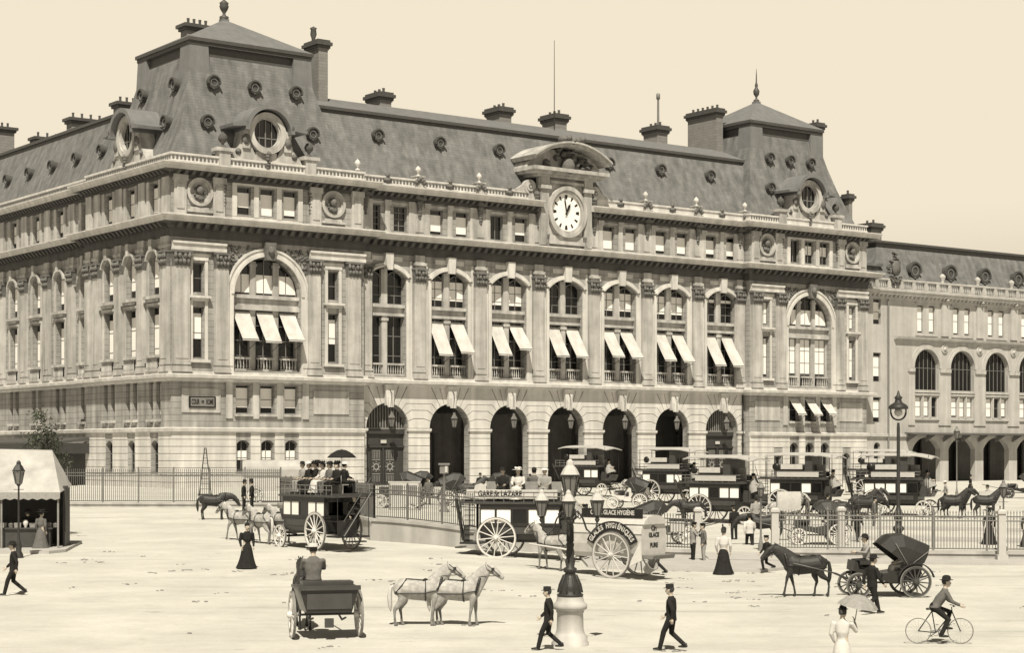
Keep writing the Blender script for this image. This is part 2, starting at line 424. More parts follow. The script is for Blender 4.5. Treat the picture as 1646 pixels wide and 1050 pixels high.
def wall(b, a0, a1, z0, z1, ops, rd=.6, d=0.0):
    xs = sorted({a0, a1} | {q for o in ops for q in o[:2]}); zs = sorted({z0, z1} | {q for o in ops for q in o[2:4]})
    for i in range(len(xs)-1):
        # merge vertically where nothing is open
        run = None
        for j in range(len(zs)):
            solid = False
            if j < len(zs)-1:
                cx, cz = (xs[i]+xs[i+1])/2, (zs[j]+zs[j+1])/2
                solid = not any(o[0] < cx < o[1] and o[2] < cz < o[3] for o in ops)
            if solid and run is None: run = zs[j]
            if not solid and run is not None:
                b.quad((xs[i], d, run), (xs[i+1], d, run), (xs[i+1], d, zs[j]), (xs[i], d, zs[j])); run = None
    for o in ops:
        p = arc(o)
        if o[4] > 0:
            for k in range(len(p)-1):
                b.quad((p[k][0], d, p[k][1]), (p[k+1][0], d, p[k+1][1]), (p[k+1][0], d, o[3]), (p[k][0], d, o[3]))
        q = outline(o)
        for k in range(len(q)):
            r = q[(k+1) % len(q)]
            b.quad((q[k][0], d, q[k][1]), (r[0], d, r[1]), (r[0], d-rd, r[1]), (q[k][0], d-rd, q[k][1]))
def oring(b, o, w, d0, d1, bottom=True, grow=False):    # frame following the outline of an opening
    q = outline(o); a0, a1, z0, z1, rs = o; ca = (a0+a1)/2; cz = (z0+z1)/2
    kx = (a1-a0-2*w)/(a1-a0) if not grow else (a1-a0+2*w)/(a1-a0); kz = (z1-z0-2*w)/(z1-z0) if not grow else (z1-z0+2*w)/(z1-z0)
    p = [(ca+(x-ca)*kx, cz+(z-cz)*kz) for x, z in q]
    if grow: p = [(x, max(z, z0)) for x, z in p]
    n = len(q); rng = range(n if bottom else n-1)
    for k in rng:
        j = (k+1) % n
        A, B, C, D = q[k], q[j], p[j], p[k]
        b.quad((A[0],d1,A[1]), (B[0],d1,B[1]), (C[0],d1,C[1]), (D[0],d1,D[1]))
        b.quad((D[0],d1,D[1]), (C[0],d1,C[1]), (C[0],d0,C[1]), (D[0],d0,D[1]))
        if grow: b.quad((A[0],d1,A[1]), (B[0],d1,B[1]), (B[0],d0,B[1]), (A[0],d0,A[1]))
rw = random.Random(3)
def window(T, o, depth=.6, d=0.0, name='window', blind=0.0, nv=1, nh=2, fw=.1, par=None, m=None, bl_top=True, bo=.0):
    par = par or stn
    b = MB(T); y = d-depth
    oring(b, o, fw, y, y+.09)
    a0, a1, z0, z1, rs = o; zs = z1-rs
    for i in range(nv):
        x = a0+(a1-a0)*(i+1)/(nv+1)
        zt = z1-.02 if rs == 0 else min(q[1] for q in arc(o) if abs(q[0]-x) <= (a1-a0)/14*1.01)
        b.box(x-fw*.42, x+fw*.42, y+.02, y+.08, z0, zt)
    for i in range(nh):
        z = z0+(zs-z0)*(i+1)/(nh+(0 if rs > .8 else 1))
        b.box(a0, a1, y+.02, y+.075, z-fw*.35, z+fw*.35)
    w = b.build(name, m or FRAME, par)
    g = MB(T); q = outline(o); g.add([(x, y+.012, z) for x, z in q], [tuple(range(len(q)))]); g.build('pane', GLASS, w)
    if blind > 0:
        g = MB(T); zb = z1-(z1-z0)*blind; zt = z1-(z1-z0)*bo
        p = [(x, min(z, zt)) for x, z in q[1:-1]]; p = [(max(a0+fw, min(a1-fw, x)), max(z, zb+.02)) for x, z in p]
        g.add([(a0+fw, y+.05, zb)]+[(x, y+.05, z) for x, z in p]+[(a1-fw, y+.05, zb)], [tuple(range(len(p)+2))])
        g.build('blind', BLIND, w)
    return w
AR_ = random.Random(12)
def awning(T, a0, a1, zt, zb, out, d0=-.25, par=None):
    zb += AR_.uniform(-.16, .16); out += AR_.uniform(-.1, .1); sag = AR_.uniform(.06, .17); b = MB(T); n = 8; rng = []
    for i in range(n+1):
        t = i/n; rng.append((d0+(out-d0)*t, zt+(zb-zt)*t+0))
    vs = []; K = 6; ph = AR_.uniform(0, 6)
    for i, (dd, z) in enumerate(rng):
        for j in range(K+1):
            q = j/K; s_ = sag*math.sin(PI*i/n)*(.5+.5*math.sin(PI*q))+.025*math.sin(ph+q*9+i*.7)*min(1, i/2); vs.append((a0+(a1-a0)*q, dd-s_*.75, z-s_*.5))
    b.add(vs, [(i*(K+1)+j, i*(K+1)+j+1, (i+1)*(K+1)+j+1, (i+1)*(K+1)+j) for i in range(n) for j in range(K)], True)
    b.add([(a0, out, zb), (a1, out, zb), (a1, out+.01, zb-.16), (a0, out+.01, zb-.16)], [(0,1,2,3)])
    w = b.build('awning', AWN, par or stn)
    c = MB(T)
    for a in (a0+.03, a1-.03): c.tube((a, d0+.05, zb-.9), (a, out, zb-.02), .03, n=5)
    c.tube((a0, out, zb-.02), (a1, out, zb-.02), .03, n=5)
    c.build('awning_arm', BLACK, w)
def offs(path, k, off, closed=False):
    n = len(path); p = path[k]
    def nrm(a, b):
        dx, dy = b[0]-a[0], b[1]-a[1]; l = math.hypot(dx, dy); return (dy/l, -dx/l)
    if k == 0: m = nrm(path[0], path[1]); return (p[0]+m[0]*off, p[1]+m[1]*off)
    if k == n-1: m = nrm(path[-2], path[-1]); return (p[0]+m[0]*off, p[1]+m[1]*off)
    m1 = nrm(path[k-1], p); m2 = nrm(p, path[k+1])
    s = (m1[0]+m2[0], m1[1]+m2[1]); q = 1+m1[0]*m2[0]+m1[1]*m2[1]
    return (p[0]+s[0]/q*off, p[1]+s[1]/q*off)
def mould(b, path, prof):
    rings = []
    for k in range(len(path)):
        r = []
        for (o, z) in prof:
            x, y = offs(path, k, o); r.append((x, y, z))
        rings.append(r)
    b.loft(rings, True, False, True)
def blocks(b, path, step, w, d0, d1, z0, z1):          # modillions / dentils along a path
    for k in range(len(path)-1):
        (x0, y0), (x1, y1) = path[k], path[k+1]; L = math.hypot(x1-x0, y1-y0)
        if L < 2: continue
        tx, ty = (x1-x0)/L, (y1-y0)/L; nx_, ny_ = ty, -tx; n = int(L/step); s = L/n
        for i in range(n):
            c = (i+.5)*s
            P = []
            for zz in (z0, z1):
                for (aa, dd) in ((c-w/2, d0), (c+w/2, d0), (c+w/2, d1 if zz == z1 else d0+(d1-d0)*.6), (c-w/2, d1 if zz == z1 else d0+(d1-d0)*.6)):
                    P.append((x0+tx*aa+nx_*dd, y0+ty*aa+ny_*dd, zz))
            b.add(P, [(0,3,2,1),(4,5,6,7),(0,1,5,4),(1,2,6,5),(2,3,7,6),(3,0,4,7)])
PD = 20.0; FW = 22.0; MU = 77.4; RU = 98.2; MV = 1.1; LU = .8; LEND = 74
FACE = [(LU, LEND), (LU, PD), (0, PD), (0, 0), (FW, 0), (FW, MV), (MU, MV), (MU, 0), (RU, 0), (RU, 14)]
lc = 10.6; rc = MU+(RU-MU)/2      # pavilion axes
BAY = [25.55+8.03*k for k in range(7)]
LW = [3.6, 8.9, 14.2]; LWW = [23.4+6.7*k for k in range(5)]
LWW = [21.9+6.7*k for k in range(7)]
# ---- walls
Z_STR, Z_LED, Z_COR, Z_EAV, Z_PAR = 7.3, 12.4, 28.1, 33.2, 34.25
b1 = MB(); b2 = MB()     # upper walls, ground-floor walls
WL = []                  # (T, opening, kwargs)
def pav_front(a0, a1, c, right):
    T = F(0.0); b1.T = T; b2.T = T
    gx = [c-2.75, c, c+2.75]
    g = [(x-.72, x+.72, 3.1, 6.25, .35) for x in gx]
    if right: g = [(x-.72, x+.72, 3.3, 6.2, .55) for x in gx]+[(c-6.2, c-4.9, 2.0, 4.9, .45), (c+6.0, c+7.3, 2.0, 4.9, .45)]
    wall(b2, a0, a1, BASE, Z_STR, g, .5)
    for i, o in enumerate(g): WL.append((T, o, dict(depth=.5, name='segmental_window', blind=(.62 if not right else 0), bo=.33, nv=1, nh=1)))
    mz = [(x-.82, x+.82, 8.9, 11.75, 0) for x in gx]
    wall(b1, a0, a1, Z_STR, Z_LED+.2, mz, .55)
    for i, o in enumerate(mz):
        WL.append((T, o, dict(depth=.55, name='mezzanine_window', blind=(.78 if not right else 0), bo=.1, nv=0, nh=1)))
        if right: awning(T, o[0]+.05, o[1]-.05, 11.7, 9.9, 1.5, -.1)
    sm = []
    for s_ in (-7.65, 7.65):
        sm += [(c+s_-.62, c+s_+.62, 14.3, 19.3, 0), (c+s_-.62, c+s_+.62, 20.7, 23.6, 0)]
    big = (c-3.8, c+3.8, 13.2, 24.6, 3.8)
    wall(b1, a0, a1, Z_LED+.2, 26.1, sm+[big], .7)
    for o in sm: WL.append((T, o, dict(depth=.55, name='narrow_window', blind=(.62 if o[2] < 15 else 0) if not right else .93, bo=.12 if not right else .05, nv=1 if right else 0, nh=1)))
    # inside the great arch: mullioned screen
    D = -.7; at_ = [(x-.98, x+.98) for x in (c-2.62, c, c+2.62)]
    sc_ = MB(T)
    lo = [(x0, x1, 13.2, 19.3, 0) for x0, x1 in at_]
    wall(sc_, c-3.8, c+3.8, 13.2, 19.3, lo, .35, D)
    sc_.box(c-3.8, c+3.8, D-.3, D+.35, 19.3, 19.75); sc_.box(c-3.8, c+3.8, D-.3, D+.12, 19.75, 20.45); sc_.box(c-3.8, c+3.8, D-.3, D+.42, 20.45, 20.8)
    for x in (c-1.31, c+1.31):
        zt = 20.8+math.sqrt(3.8**2-1.6**2)-.05; sc_.box(x-.32, x+.32, D-.3, D+.1, 20.8, zt); sc_.box(x-.42, x+.42, D-.3, D+.16, zt-.5, zt-.25)
    for x0, x1 in at_:   # balustrade
        sc_.box(x0, x1, D+.1, D+.4, 14.35, 14.55); sc_.box(x0, x1, D+.1, D+.4, 13.2, 13.4)
        for i in range(6):
            xx = x0+(x1-x0)*(i+.5)/6; sc_.lathe([(.05,13.4),(.1,13.6),(.04,14.0),(.07,14.35)], (xx, D+.25, 0), 6)
    sc_.build('window_screen', STONE2, stn)
    for i, (x0, x1) in enumerate(at_):
        WL.append((T, (x0, x1, 13.2, 19.3, 0), dict(depth=.3, d=D, name='tall_window', blind=(.72 if right else 0), nv=1, nh=3)))
        if not right: awning(T, x0+.06, x1-.06, 19.1, 16.3, 1.35, D+.02)
    WL.append((T, (c-3.8, c+3.8, 20.8, 24.6, 3.8), dict(depth=.2, d=D, name='lunette_window', blind=.93, nv=5, nh=0, bo=.45)))
    # archivolt and keystone
    ar = MB(T)
    ar.ring((c, 20.8), 3.85, 4.15, -.02, .26, 1, 28, 0, PI); ar.ring((c, 20.8), 4.15, 4.5, -.02, .14, 1, 28, 0, PI); ar.ring((c, 20.8), 4.5, 4.72, -.02, .24, 1, 28, 0, PI)
    for s_ in (-1, 1): ar.box(c+s_*4.28-.42, c+s_*4.28+.42, -.02, .16, 12.6, 20.8); ar.box(c+s_*4.28-.3, c+s_*4.28+.3, .16, .22, 13.6, 20.4)
    ar.build('archivolt', STONEB, stn)
    k = MB(T); k.prism([(c-.45, 24.3), (c+.45, 24.3), (c+.62, 26.05), (c-.62, 26.05)], 0, .75); k.lathe([(.05,-.5),(.3,-.3),(.36,0),(.25,.35),(.05,.5)], (c, .78, 25.2), 8); k.build('keystone', CARV, stn)
    # spandrel carving
    cv = MB(T)
    rr = random.Random(int(c))
    for s_ in (-1, 1):
        for i in range(170):
            x = rr.uniform(1.9, 4.75); z = rr.uniform(21.6, 25.5)
            if math.hypot(x, z-20.8) < 4.8: continue
            r = rr.uniform(.08, .2); cv.lathe([(.02,-.03),(r,.05),(r*.6,.14),(.02,.18)], (c+s_*x, 0, z), 6, 1)
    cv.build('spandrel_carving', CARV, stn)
    # attic
    at3 = [(x-.8, x+.8, 28.7, 31.5, 0) for x in (c-2.62, c, c+2.62)]
    wall(b1, a0, a1, 26.1, Z_EAV, at3, .45)
    for i, o in enumerate(at3): WL.append((T, o, dict(depth=.45, name='attic_window', blind=(.72, .95, .88)[i] if not right else (0, .6, .62)[i], bo=.2, nv=(0 if not right else 1), nh=0)))
    s = MB(T); s.box(c-4.0, c+4.0, -.02, .14, 31.62, 31.95); s.box(c-4.0, c+4.0, -.02, .1, 28.2, 28.5)
    for x in (c-3.75, c-1.31, c+1.31, c+3.75): s.box(x-.26, x+.26, -.02, .13, 28.5, 31.62)
    s.build('attic_frame', STONEB, stn)
    for s_ in (-1, 1):   # medallions with busts
        x = c+s_*7.6; md = MB(T)
        md.ring((x, 30.55), 1.12, 1.4, -.02, .3, 1, 28); md.ring((x, 30.55), .98, 1.12, -.02, .14, 1, 28)
        md.box(x-1.35, x+1.35, -.02, .3, 28.55, 28.8); md.box(x-1.0, x+1.0, -.02, .2, 28.8, 29.05)
        me = md.build('medallion', STONE2, stn)
        bu = MB(T); bu.lathe([(.1,-.35),(.42,-.1),(.5,.1),(.3,.35)], (x, .02, 30.0), 10, 1, sy=.6); bu.lathe([(.05,-.1),(.36,.05),(.4,.25),(.25,.45),(.05,.5)], (x+.02, 0, 30.75), 10, 1, sy=1.25)
        for i in range(10):
            a = rr.uniform(0, 6.28); bu.lathe([(.03,0),(.16,.08),(.03,.2)], (x+.55*math.cos(a), .02, 30.5+.6*math.sin(a)), 6, 1)
        bu.build('bust', CARV, me)
        md = MB(T)   # small hanging garlands beside the attic windows
        xx = c+s_*4.9
        for i in range(7): md.lathe([(.03,0),(.3-.03*i,.1),(.03,.28)], (xx+.05*math.sin(i*2), 0, 31.4-.33*i), 6, 1)
        md.build('garland', CARV, stn)
    # mouldings of the architrave either side of the arch
    for (x0, x1) in ((a0, c-4.75), (c+4.75, a1)):
        m = MB(T)
        for (z0, z1, dd) in ((24.75, 25.1, .42), (25.1, 25.4, .3), (25.4, 25.62, .48)): m.box(x0+.004, x1-.004, -.02, dd, z0, z1)
        m.build('architrave', STONEB, stn)
    # little hoods and sills of the narrow windows
    for s_ in (-1, 1):
        m = MB(T); x = c+s_*7.65
        m.box(x-1.15, x+1.15, -.02, .5, 20.15, 20.4); m.box(x-.95, x+.95, -.02, .3, 19.85, 20.15); m.box(x-1.15, x+1.15, -.02, .32, 13.85, 14.12)
        m.box(x-1.0, x+1.0, -.02, .16, 23.85, 24.15); m.box(x-1.25, x+1.25, -.02, .12, 24.2, 24.5)
        for q in (x-.82, x+.82): m.box(q-.16, q+.16, -.02, .1, 14.12, 19.85); m.box(q-.16, q+.16, -.02, .1, 20.4, 23.85)
        m.build('window_hood', STONEB, stn)
    # framed panels at mezzanine level
    for s_ in (-1, 1):
        x = c+s_*7.4; m = MB(T)
        for r in ((x-2.1, x+2.1, 11.2, 11.32), (x-2.1, x+2.1, 8.95, 9.07), (x-2.1, x-1.98, 9.07, 11.2), (x+1.98, x+2.1, 9.07, 11.2)): m.box(r[0], r[1], -.02, .1, r[2], r[3])
        m.box(x-1.98, x+1.98, -.02, .05, 9.07, 11.2)
        m.build('framed_panel', STONE2, stn)
    for x in (c-4.35, c-1.37, c+1.37, c+4.35): m = MB(T); m.box(x-.36, x+.36, -.02, .14, 8.4, 12.3); m.build('mezzanine_pier', STONE2, stn)
    for x in gx: m = MB(T); m.box(x-1.0, x+1.0, -.02, .25, 8.62, 8.85); m.build('window_sill', STONE2, stn)
pav_front(0, FW, lc, False); pav_front(MU, RU, rc, True)
# ---- main range
T = F(MV); b1.T = T; b2.T = T
ga = [(c-2.65, c+2.65, BASE, 10.2, 2.65) for c in BAY]
wall(b2, FW, MU, BASE, Z_LED+.2, ga, 1.0)
up = []
for c in BAY: up += [(c-2.4, c+2.4, 13.2, 24.6, .95)]
wall(b1, FW, MU, Z_LED+.2, 26.1, up, .75)
att = []
for i, c in enumerate(BAY):
    if i == 3: continue
    for s_ in (-1.68, 1.68): att.append((c+s_-.85, c+s_+.85, 28.5, 31.2, 0))
wall(b1, FW, MU, 26.1, Z_EAV, att, .45)
bl = [.0, .0, .85, .88, .0, .7, .95, .93, .85, .9, .8, .82]
for i, o in enumerate(att): WL.append((T, o, dict(depth=.45, name='attic_window', blind=bl[i] if i > 1 else 0, bo=.2, nv=1 if i in (0,1,4) else 0, nh=0 if i not in (0,1) else 3)))
upbl = [0, .78, .82, 0, .78, .8, .3]
for i, c in enumerate(BAY):
    D = -.75; sm = MB(T); ops = []
    for s_ in (-1, 1):
        a0, a1 = (c-2.4, c-.32) if s_ < 0 else (c+.32, c+2.4)
        ops.append((a0, a1, 13.2, 19.5, 0))
    wall(sm, c-2.4, c+2.4, 13.2, 19.5, ops, .25, D)
    sm.box(c-.32, c+.32, D-.2, D+.3, 13.2, 19.5); sm.box(c-.42, c+.42, D-.2, D+.4, 19.0, 19.3)
    sm.box(c-2.4, c+2.4, D-.3, D+.45, 19.5, 19.8); sm.box(c-2.4, c+2.4, D-.3, D+.2, 19.8, 20.4); sm.box(c-2.4, c+2.4, D-.3, D+.55, 20.4, 20.75)
    sm.box(c-.38, c+.38, D-.2, D+.22, 20.75, 24.5)
    for a0, a1, *_ in ops:
        sm.box(a0, a1, D+.15, D+.45, 14.3, 14.5); sm.box(a0, a1, D+.15, D+.45, 13.2, 13.38)
        for k in range(7):
            xx = a0+(a1-a0)*(k+.5)/7; sm.lathe([(.05,13.38),(.1,13.6),(.04,14.0),(.07,14.3)], (xx, D+.3, 0), 6)
    sm.build('window_screen', STONE2, stn)
    for j, o in enumerate(ops):
        WL.append((T, o, dict(depth=.22, d=D, name='tall_window', nv=1, nh=2)))
        if i > 0: awning(T, o[0]+.12, o[1]-.12, 19.2, 15.95-(.25 if i == 1 else 0)+(.5 if (i, j) == (2, 1) else 0)-(.3 if i == 6 else 0), 1.3+(.2 if j else 0)+(.12 if i > 3 else 0), D+.02)
        a0, a1 = (c-2.4, c-.38) if j == 0 else (c+.38, c+2.4)
        # upper light: rectangular opening below the segmental head
        WL.append((T, (a0, a1, 20.75, 24.25, .55), dict(depth=.1, d=D, name='arched_window', blind=upbl[i], bo=.2, nv=1, nh=2)))
    ar = MB(T)
    w = 2.4; rise = .95; R = (w*w+rise*rise)/(2*rise); h = math.asin(w/R)
    ar.ring((c, 24.6-R), R+.02, R+.28, -.02, .34, 1, 18, PI/2-h*1.06, PI/2+h*1.06); ar.ring((c, 24.6-R), R+.28, R+.5, -.02, .2, 1, 18, PI/2-h*1.1, PI/2+h*1.1)
    for s_ in (-1, 1): ar.box(c+s_*2.62-.2, c+s_*2.62+.2, -.02, .1, 13.0, 23.5); ar.box(c+s_*3.02-.14, c+s_*3.02+.14, -.02, .06, 13.0, 25.4)
    ar.box(c-1.9, c+1.9, -.02, .07, 25.3, 25.8)
    ar.build('archivolt', STONEB, stn)
    k = MB(T); k.prism([(c-.38, 24.35), (c+.38, 24.35), (c+.5, 26.1), (c-.5, 26.1)], 0, .6); k.build('keystone', STONEB, stn)
# pilasters
def pilaster(T, a, w, z0, zc, z1, d=.35, par=None, d0=-.02):
    b = MB(T); b.box(a-w/2, a+w/2, d0, d, z0+.9, zc); b.box(a-w/2-.1, a+w/2+.1, d0, d+.12, z0+.35, z0+.55); b.box(a-w/2-.16, a+w/2+.16, d0, d+.16, z0, z0+.35); b.box(a-w/2-.07, a+w/2+.07, d0, d+.09, z0+.7, z0+.9); b.box(a-w/2, a+w/2, d0, d, z0+.55, z0+.7)
    b.box(a-w/2+.2, a+w/2-.2, d, d+.05, z0+1.3, zc-.3)
    p = b.build('pilaster', STONE2, par or stn)
    c = MB(T); h = z1-zc; n = 4
    c.box(a-w/2-.05, a+w/2+.05, d0, d+.06, zc, zc+.12)
    c.prism([(a-w/2, zc+.12), (a+w/2, zc+.12), (a+w/2+.16, z1-.2), (a-w/2-.16, z1-.2)], d0, d+.1)
    for r in range(2):
        for i in range(n):
            x = a-w/2+w*(i+.5)/n+(.0 if r == 0 else w/n*.2*(-1 if i < n/2 else 1)); z = zc+.2+r*h*.36
            c.lathe([(.02,0),(w/n*.5,.08),(w/n*.46,.2),(.03,.3)], (x, d+.02+r*.06, z+h*.14), 6, 1, sy=1.5)
    for s_ in (-1, 1): c.lathe([(.03,-.02),(.17,.05),(.17,.22),(.03,.26)], (a+s_*w*.44, d+.04, z1-.36), 7, 1)
    c.box(a-w/2-.22, a+w/2+.22, d0, d+.26, z1-.2, z1)
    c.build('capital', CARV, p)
TF = F(MV)
for i in range(8):
    a = BAY[0]-4.015+8.03*i
    if 0 < i < 7 or True:
        aa = min(max(a, FW+.75), MU-.75)
        pilaster(TF, aa, 1.45, 12.9, 23.2, 24.7)
        q = MB(TF); q.box(aa-.6, aa+.6, -.02, .3, 24.75, 25.0); q.box(aa-.75, aa+.75, -.02, .42, 25.0, 25.3); q.box(aa-.6, aa+.6, -.02, .3, 25.3, 26.1); q.build('impost_block', STONE2, stn)
        # attic pilaster strip and hanging console
        q = MB(TF); q.box(aa-.95, aa+.95, -.02, .12, 28.3, 31.7); q.box(aa-.5, aa+.5, .12, .2, 28.6, 30.0)
        q.build('attic_pier', STONE2, stn)
        q = MB(TF); q.box(aa-.55, aa+.55, .1, .75, 32.0, 32.35)
        for k in range(6): q.lathe([(.05,0),(.42-.05*k,.14),(.34-.04*k,.34-.04*k),(.05,.42-.04*k)], (aa+.04*math.sin(k*3), .1, 31.75-.33*k), 8, 1)
        q.build('carved_console', CARV, stn)
for i, c in enumerate(BAY):
    if i == 3: continue
    for x in (c-3.0, c, c+3.0):
        q = MB(TF); q.box(x-.3, x+.3, -.02, .16, 28.5, 31.2); q.box(x-.4, x+.4, -.02, .3, 31.2, 31.75); q.box(x-.36, x+.36, -.02, .22, 28.3, 28.5); q.build('attic_pilaster', STONE2, stn)
for i, c in enumerate(BAY):
    if i != 3: q = MB(TF); q.box(c-2.7, c+2.7, -.02, .09, 31.35, 31.6); q.build('attic_band', STONE2, stn)
for (a, w) in ((.95, 1.75), (5.35, 1.45), (lc+4.9+.35, 1.45), (20.6, 1.6)): pilaster(F(0), a, w, 12.9, 23.2, 24.7, .4)
for (a, w) in ((MU+.95, 1.6), (rc-5.2, 1.4), (rc+5.2, 1.4), (RU-.95, 1.6)): pilaster(F(0), a, w, 12.9, 23.2, 24.7, .4)
for c, x0, x1 in ((lc, .9, 21.1), (rc, MU+.9, RU-.9)):
    for a in (x0, c-5.5, c+5.5, x1):
        q = MB(F(0)); q.box(a-.65, a+.65, -.02, .22, 28.3, 31.5); q.box(a-.4, a+.4, .22, .3, 28.8, 31.2); q.box(a-.75, a+.75, -.02, .4, 31.5, 32.1); q.build('attic_pier', STONE2, stn)
# ---- rusticated arcade: voussoirs and coursed piers
for i, c in enumerate(BAY):
    b = MB(TF); dd = .13; g = .05; zc = 7.55; r0 = 2.68; R = 3.55; top = 12.0; xm = 4.015
    x_l = -xm if i > 0 else -(c-FW)+.02; x_r = xm if i < 6 else (MU-c)-.02
    nz = 8; H = (zc-1.0)/nz
    for s_ in (-1, 1):
        lim = abs(x_l) if s_ < 0 else x_r
        for k in range(nz):
            z0 = .8+k*H; z1 = z0+H
            a, bb = sorted((c+s_*2.66, c+s_*(lim-.0)))
            b.box(a, bb, -.02, dd, z0+g, z1-g*.2)
        b.box(*sorted((c+s_*2.52, c+s_*lim)), -.02, .3, 7.32, 7.58); b.box(*sorted((c+s_*2.58, c+s_*lim)), -.02, .22, 7.18, 7.32)
        A = [0, 17, 33, 48, 61, 73, 82.5]
        for k in range(len(A)-1):
            a0, a1 = math.radians(A[k]+.6), math.radians(A[k+1]-.6)
            inn = [(r0*math.cos(a0+(a1-a0)*t/3), r0*math.sin(a0+(a1-a0)*t/3)) for t in range(4)]
            def outp(a):
                # radial line meets horizontal course line
                x, z = R*math.cos(a), R*math.sin(a)
                if a > math.radians(55):
                    tt = (top-zc)/math.sin(a); return (tt*math.cos(a), top-zc), None
                return (x, z), (lim, z)
            o1, h1 = outp(a1); o0, h0 = outp(a0)
            poly = list(inn)+[o1]
            if h1: poly += [h1]
            elif o0 and h0: poly += [(lim, top-zc)]
            if h0: poly += [h0]
            poly += [o0]
            P = [(c+s_*x, zc+.04+z) for x, z in poly]
            b.prism(P, -.02, dd)
    b.build('rusticated_arch', STONEB, stn)
    k = MB(TF); k.prism([(c-.36, 10.0), (c+.36, 10.0), (c+.6, 12.2), (c-.6, 12.2)], -.02, .6); k.prism([(c-.3, 9.8), (c+.3, 9.8), (c+.34, 10.9), (c-.34, 10.9)], .58, .85); k.build('keystone', STONEB, stn)
# ---- ground floor courses on the pavilions (real joints between proud blocks)
def courses(T, a0, a1, z0, z1, n, ops, dd=.07, g=.05, name='coursed_base'):
    b = MB(T); h = (z1-z0)/n
    for k in range(n):
        lo, hi = z0+k*h+g, z0+(k+1)*h-.005
        cuts = sorted([(o[0]-.12, o[1]+.12) for o in ops if o[2] < hi and o[3]+.2 > lo])
        x = a0
        for c0, c1 in cuts+[(a1, a1)]:
            if c0-x > .05: b.box(x, c0, -.02, dd, lo, hi)
            x = max(x, c1)
    b.build(name, STONEB, stn)
go = [(x-.72, x+.72, 3.1, 6.25, .35) for x in (lc-2.75, lc, lc+2.75)]
courses(F(0), 0.0, FW, .7, 7.0, 9, go)
gor = [(x-.72, x+.72, 3.3, 6.2, .55) for x in (rc-2.75, rc, rc+2.75)]+[(rc-6.2, rc-4.9, 2.0, 4.9, .45), (rc+6.0, rc+7.3, 2.0, 4.9, .45)]
courses(F(0), MU, RU, .7, 7.0, 9, gor)
gl = [(v-.8, v+.8, 3.0, 6.2, .4) for v in LW]
courses(Lf(0), 0, PD, .7, 7.0, 9, gl)
# ---- left facade
def left_part(T, a0, a1, cs, pil):
    b1.T = T; b2.T = T
    g = [(v-.8, v+.8, 3.0, 6.2, .4) for v in cs]
    wall(b2, a0, a1, BASE, Z_STR, g, .5)
    mz = []
    for v in cs: mz += [(v-1.35, v-.35, 8.4, 12.0, 0), (v+.35, v+1.35, 8.4, 12.0, 0)]
    wall(b1, a0, a1, Z_STR, Z_LED+.2, mz, .45)
    up = []
    for v in cs: up += [(v-1.2, v+1.2, 13.3, 19.4, 0), (v-1.2, v+1.2, 20.6, 24.9, .9)]
    wall(b1, a0, a1, Z_LED+.2, 26.1, up, .75)
    at_ = []
    for v in cs: at_ += [(v-.95, v+.95, 28.6, 31.6, 0)]
    wall(b1, a0, a1, 26.1, Z_EAV, at_, .5)
    for o in g: WL.append((T, o, dict(depth=.5, name='segmental_window', nv=1, nh=2)))
    for o in mz: WL.append((T, o, dict(depth=.45, name='mezzanine_window', blind=.9, bo=.05, nv=0, nh=1)))
    for o in up: WL.append((T, o, dict(depth=.6, name='tall_window' if o[4] == 0 else 'arched_window', blind=.82, bo=.12, nv=1, nh=2)))
    for o in at_: WL.append((T, o, dict(depth=.4, name='attic_window', blind=rw.choice((.95, .8, .9)), bo=.15, nv=0, nh=1)))
    for v in cs:
        m = MB(T); m.box(v-1.6, v+1.6, -.02, .55, 20.15, 20.45); m.box(v-1.4, v+1.4, -.02, .35, 19.85, 20.15); m.box(v-1.5, v+1.5, -.02, .25, 19.5, 19.75)
        for q in (v-1.42, v+1.42): m.box(q-.2, q+.2, -.02, .12, 13.2, 19.5); m.box(q-.2, q+.2, -.02, .12, 20.45, 24.2)
        m.box(v-1.5, v+1.5, -.02, .5, 14.35, 14.6); m.box(v-1.4, v+1.4, -.02, .4, 13.0, 13.25)
        for k in range(9): m.lathe([(.05,13.25),(.1,13.55),(.04,14.0),(.07,14.35)], (v-1.25+2.5*(k+.5)/9, .3, 0), 6)
        for q in (v-.85, v+.85): m.box(q-.62, q+.62, -.02, .3, 8.05, 8.3); m.box(q-.2, q+.2, -.02, .2, 7.8, 8.05)
        w = 1.2; rise = .9; R = (w*w+rise*rise)/(2*rise); h = math.asin(w/R)
        m.ring((v, 24.9-R), R+.02, R+.3, -.02, .4, 1, 14, PI/2-h*1.05, PI/2+h*1.05)
        m.prism([(v-.25, 24.8), (v+.25, 24.8), (v+.35, 26.0), (v-.35, 26.0)], 0, .55)
        for q in (v-1.3, v+1.3): m.box(q-.3, q+.3, -.02, .14, 28.4, 31.8)
        m.build('window_dressing', STONE2, stn)
    for a, w in pil:
        pilaster(T, a, w, 12.9, 23.2, 24.7, .35)
        q = MB(T); q.box(a-w/2, a+w/2, -.02, .3, 24.75, 26.1); q.box(a-w/2-.12, a+w/2+.12, -.02, .42, 25.0, 25.3); q.box(a-w/2, a+w/2, -.02, .2, 28.3, 31.9); q.build('impost_block', STONE2, stn)
left_part(Lf(0), 0, PD, LW, [(.95, 1.6), (6.25, 1.5), (11.55, 1.5), (16.9, 1.5), (19.0, 1.4)])
left_part(Lf(LU), PD, LEND, LWW, [(25.25+6.7*k, 1.5) for k in range(7)])
b2.T = None; b1.T = None
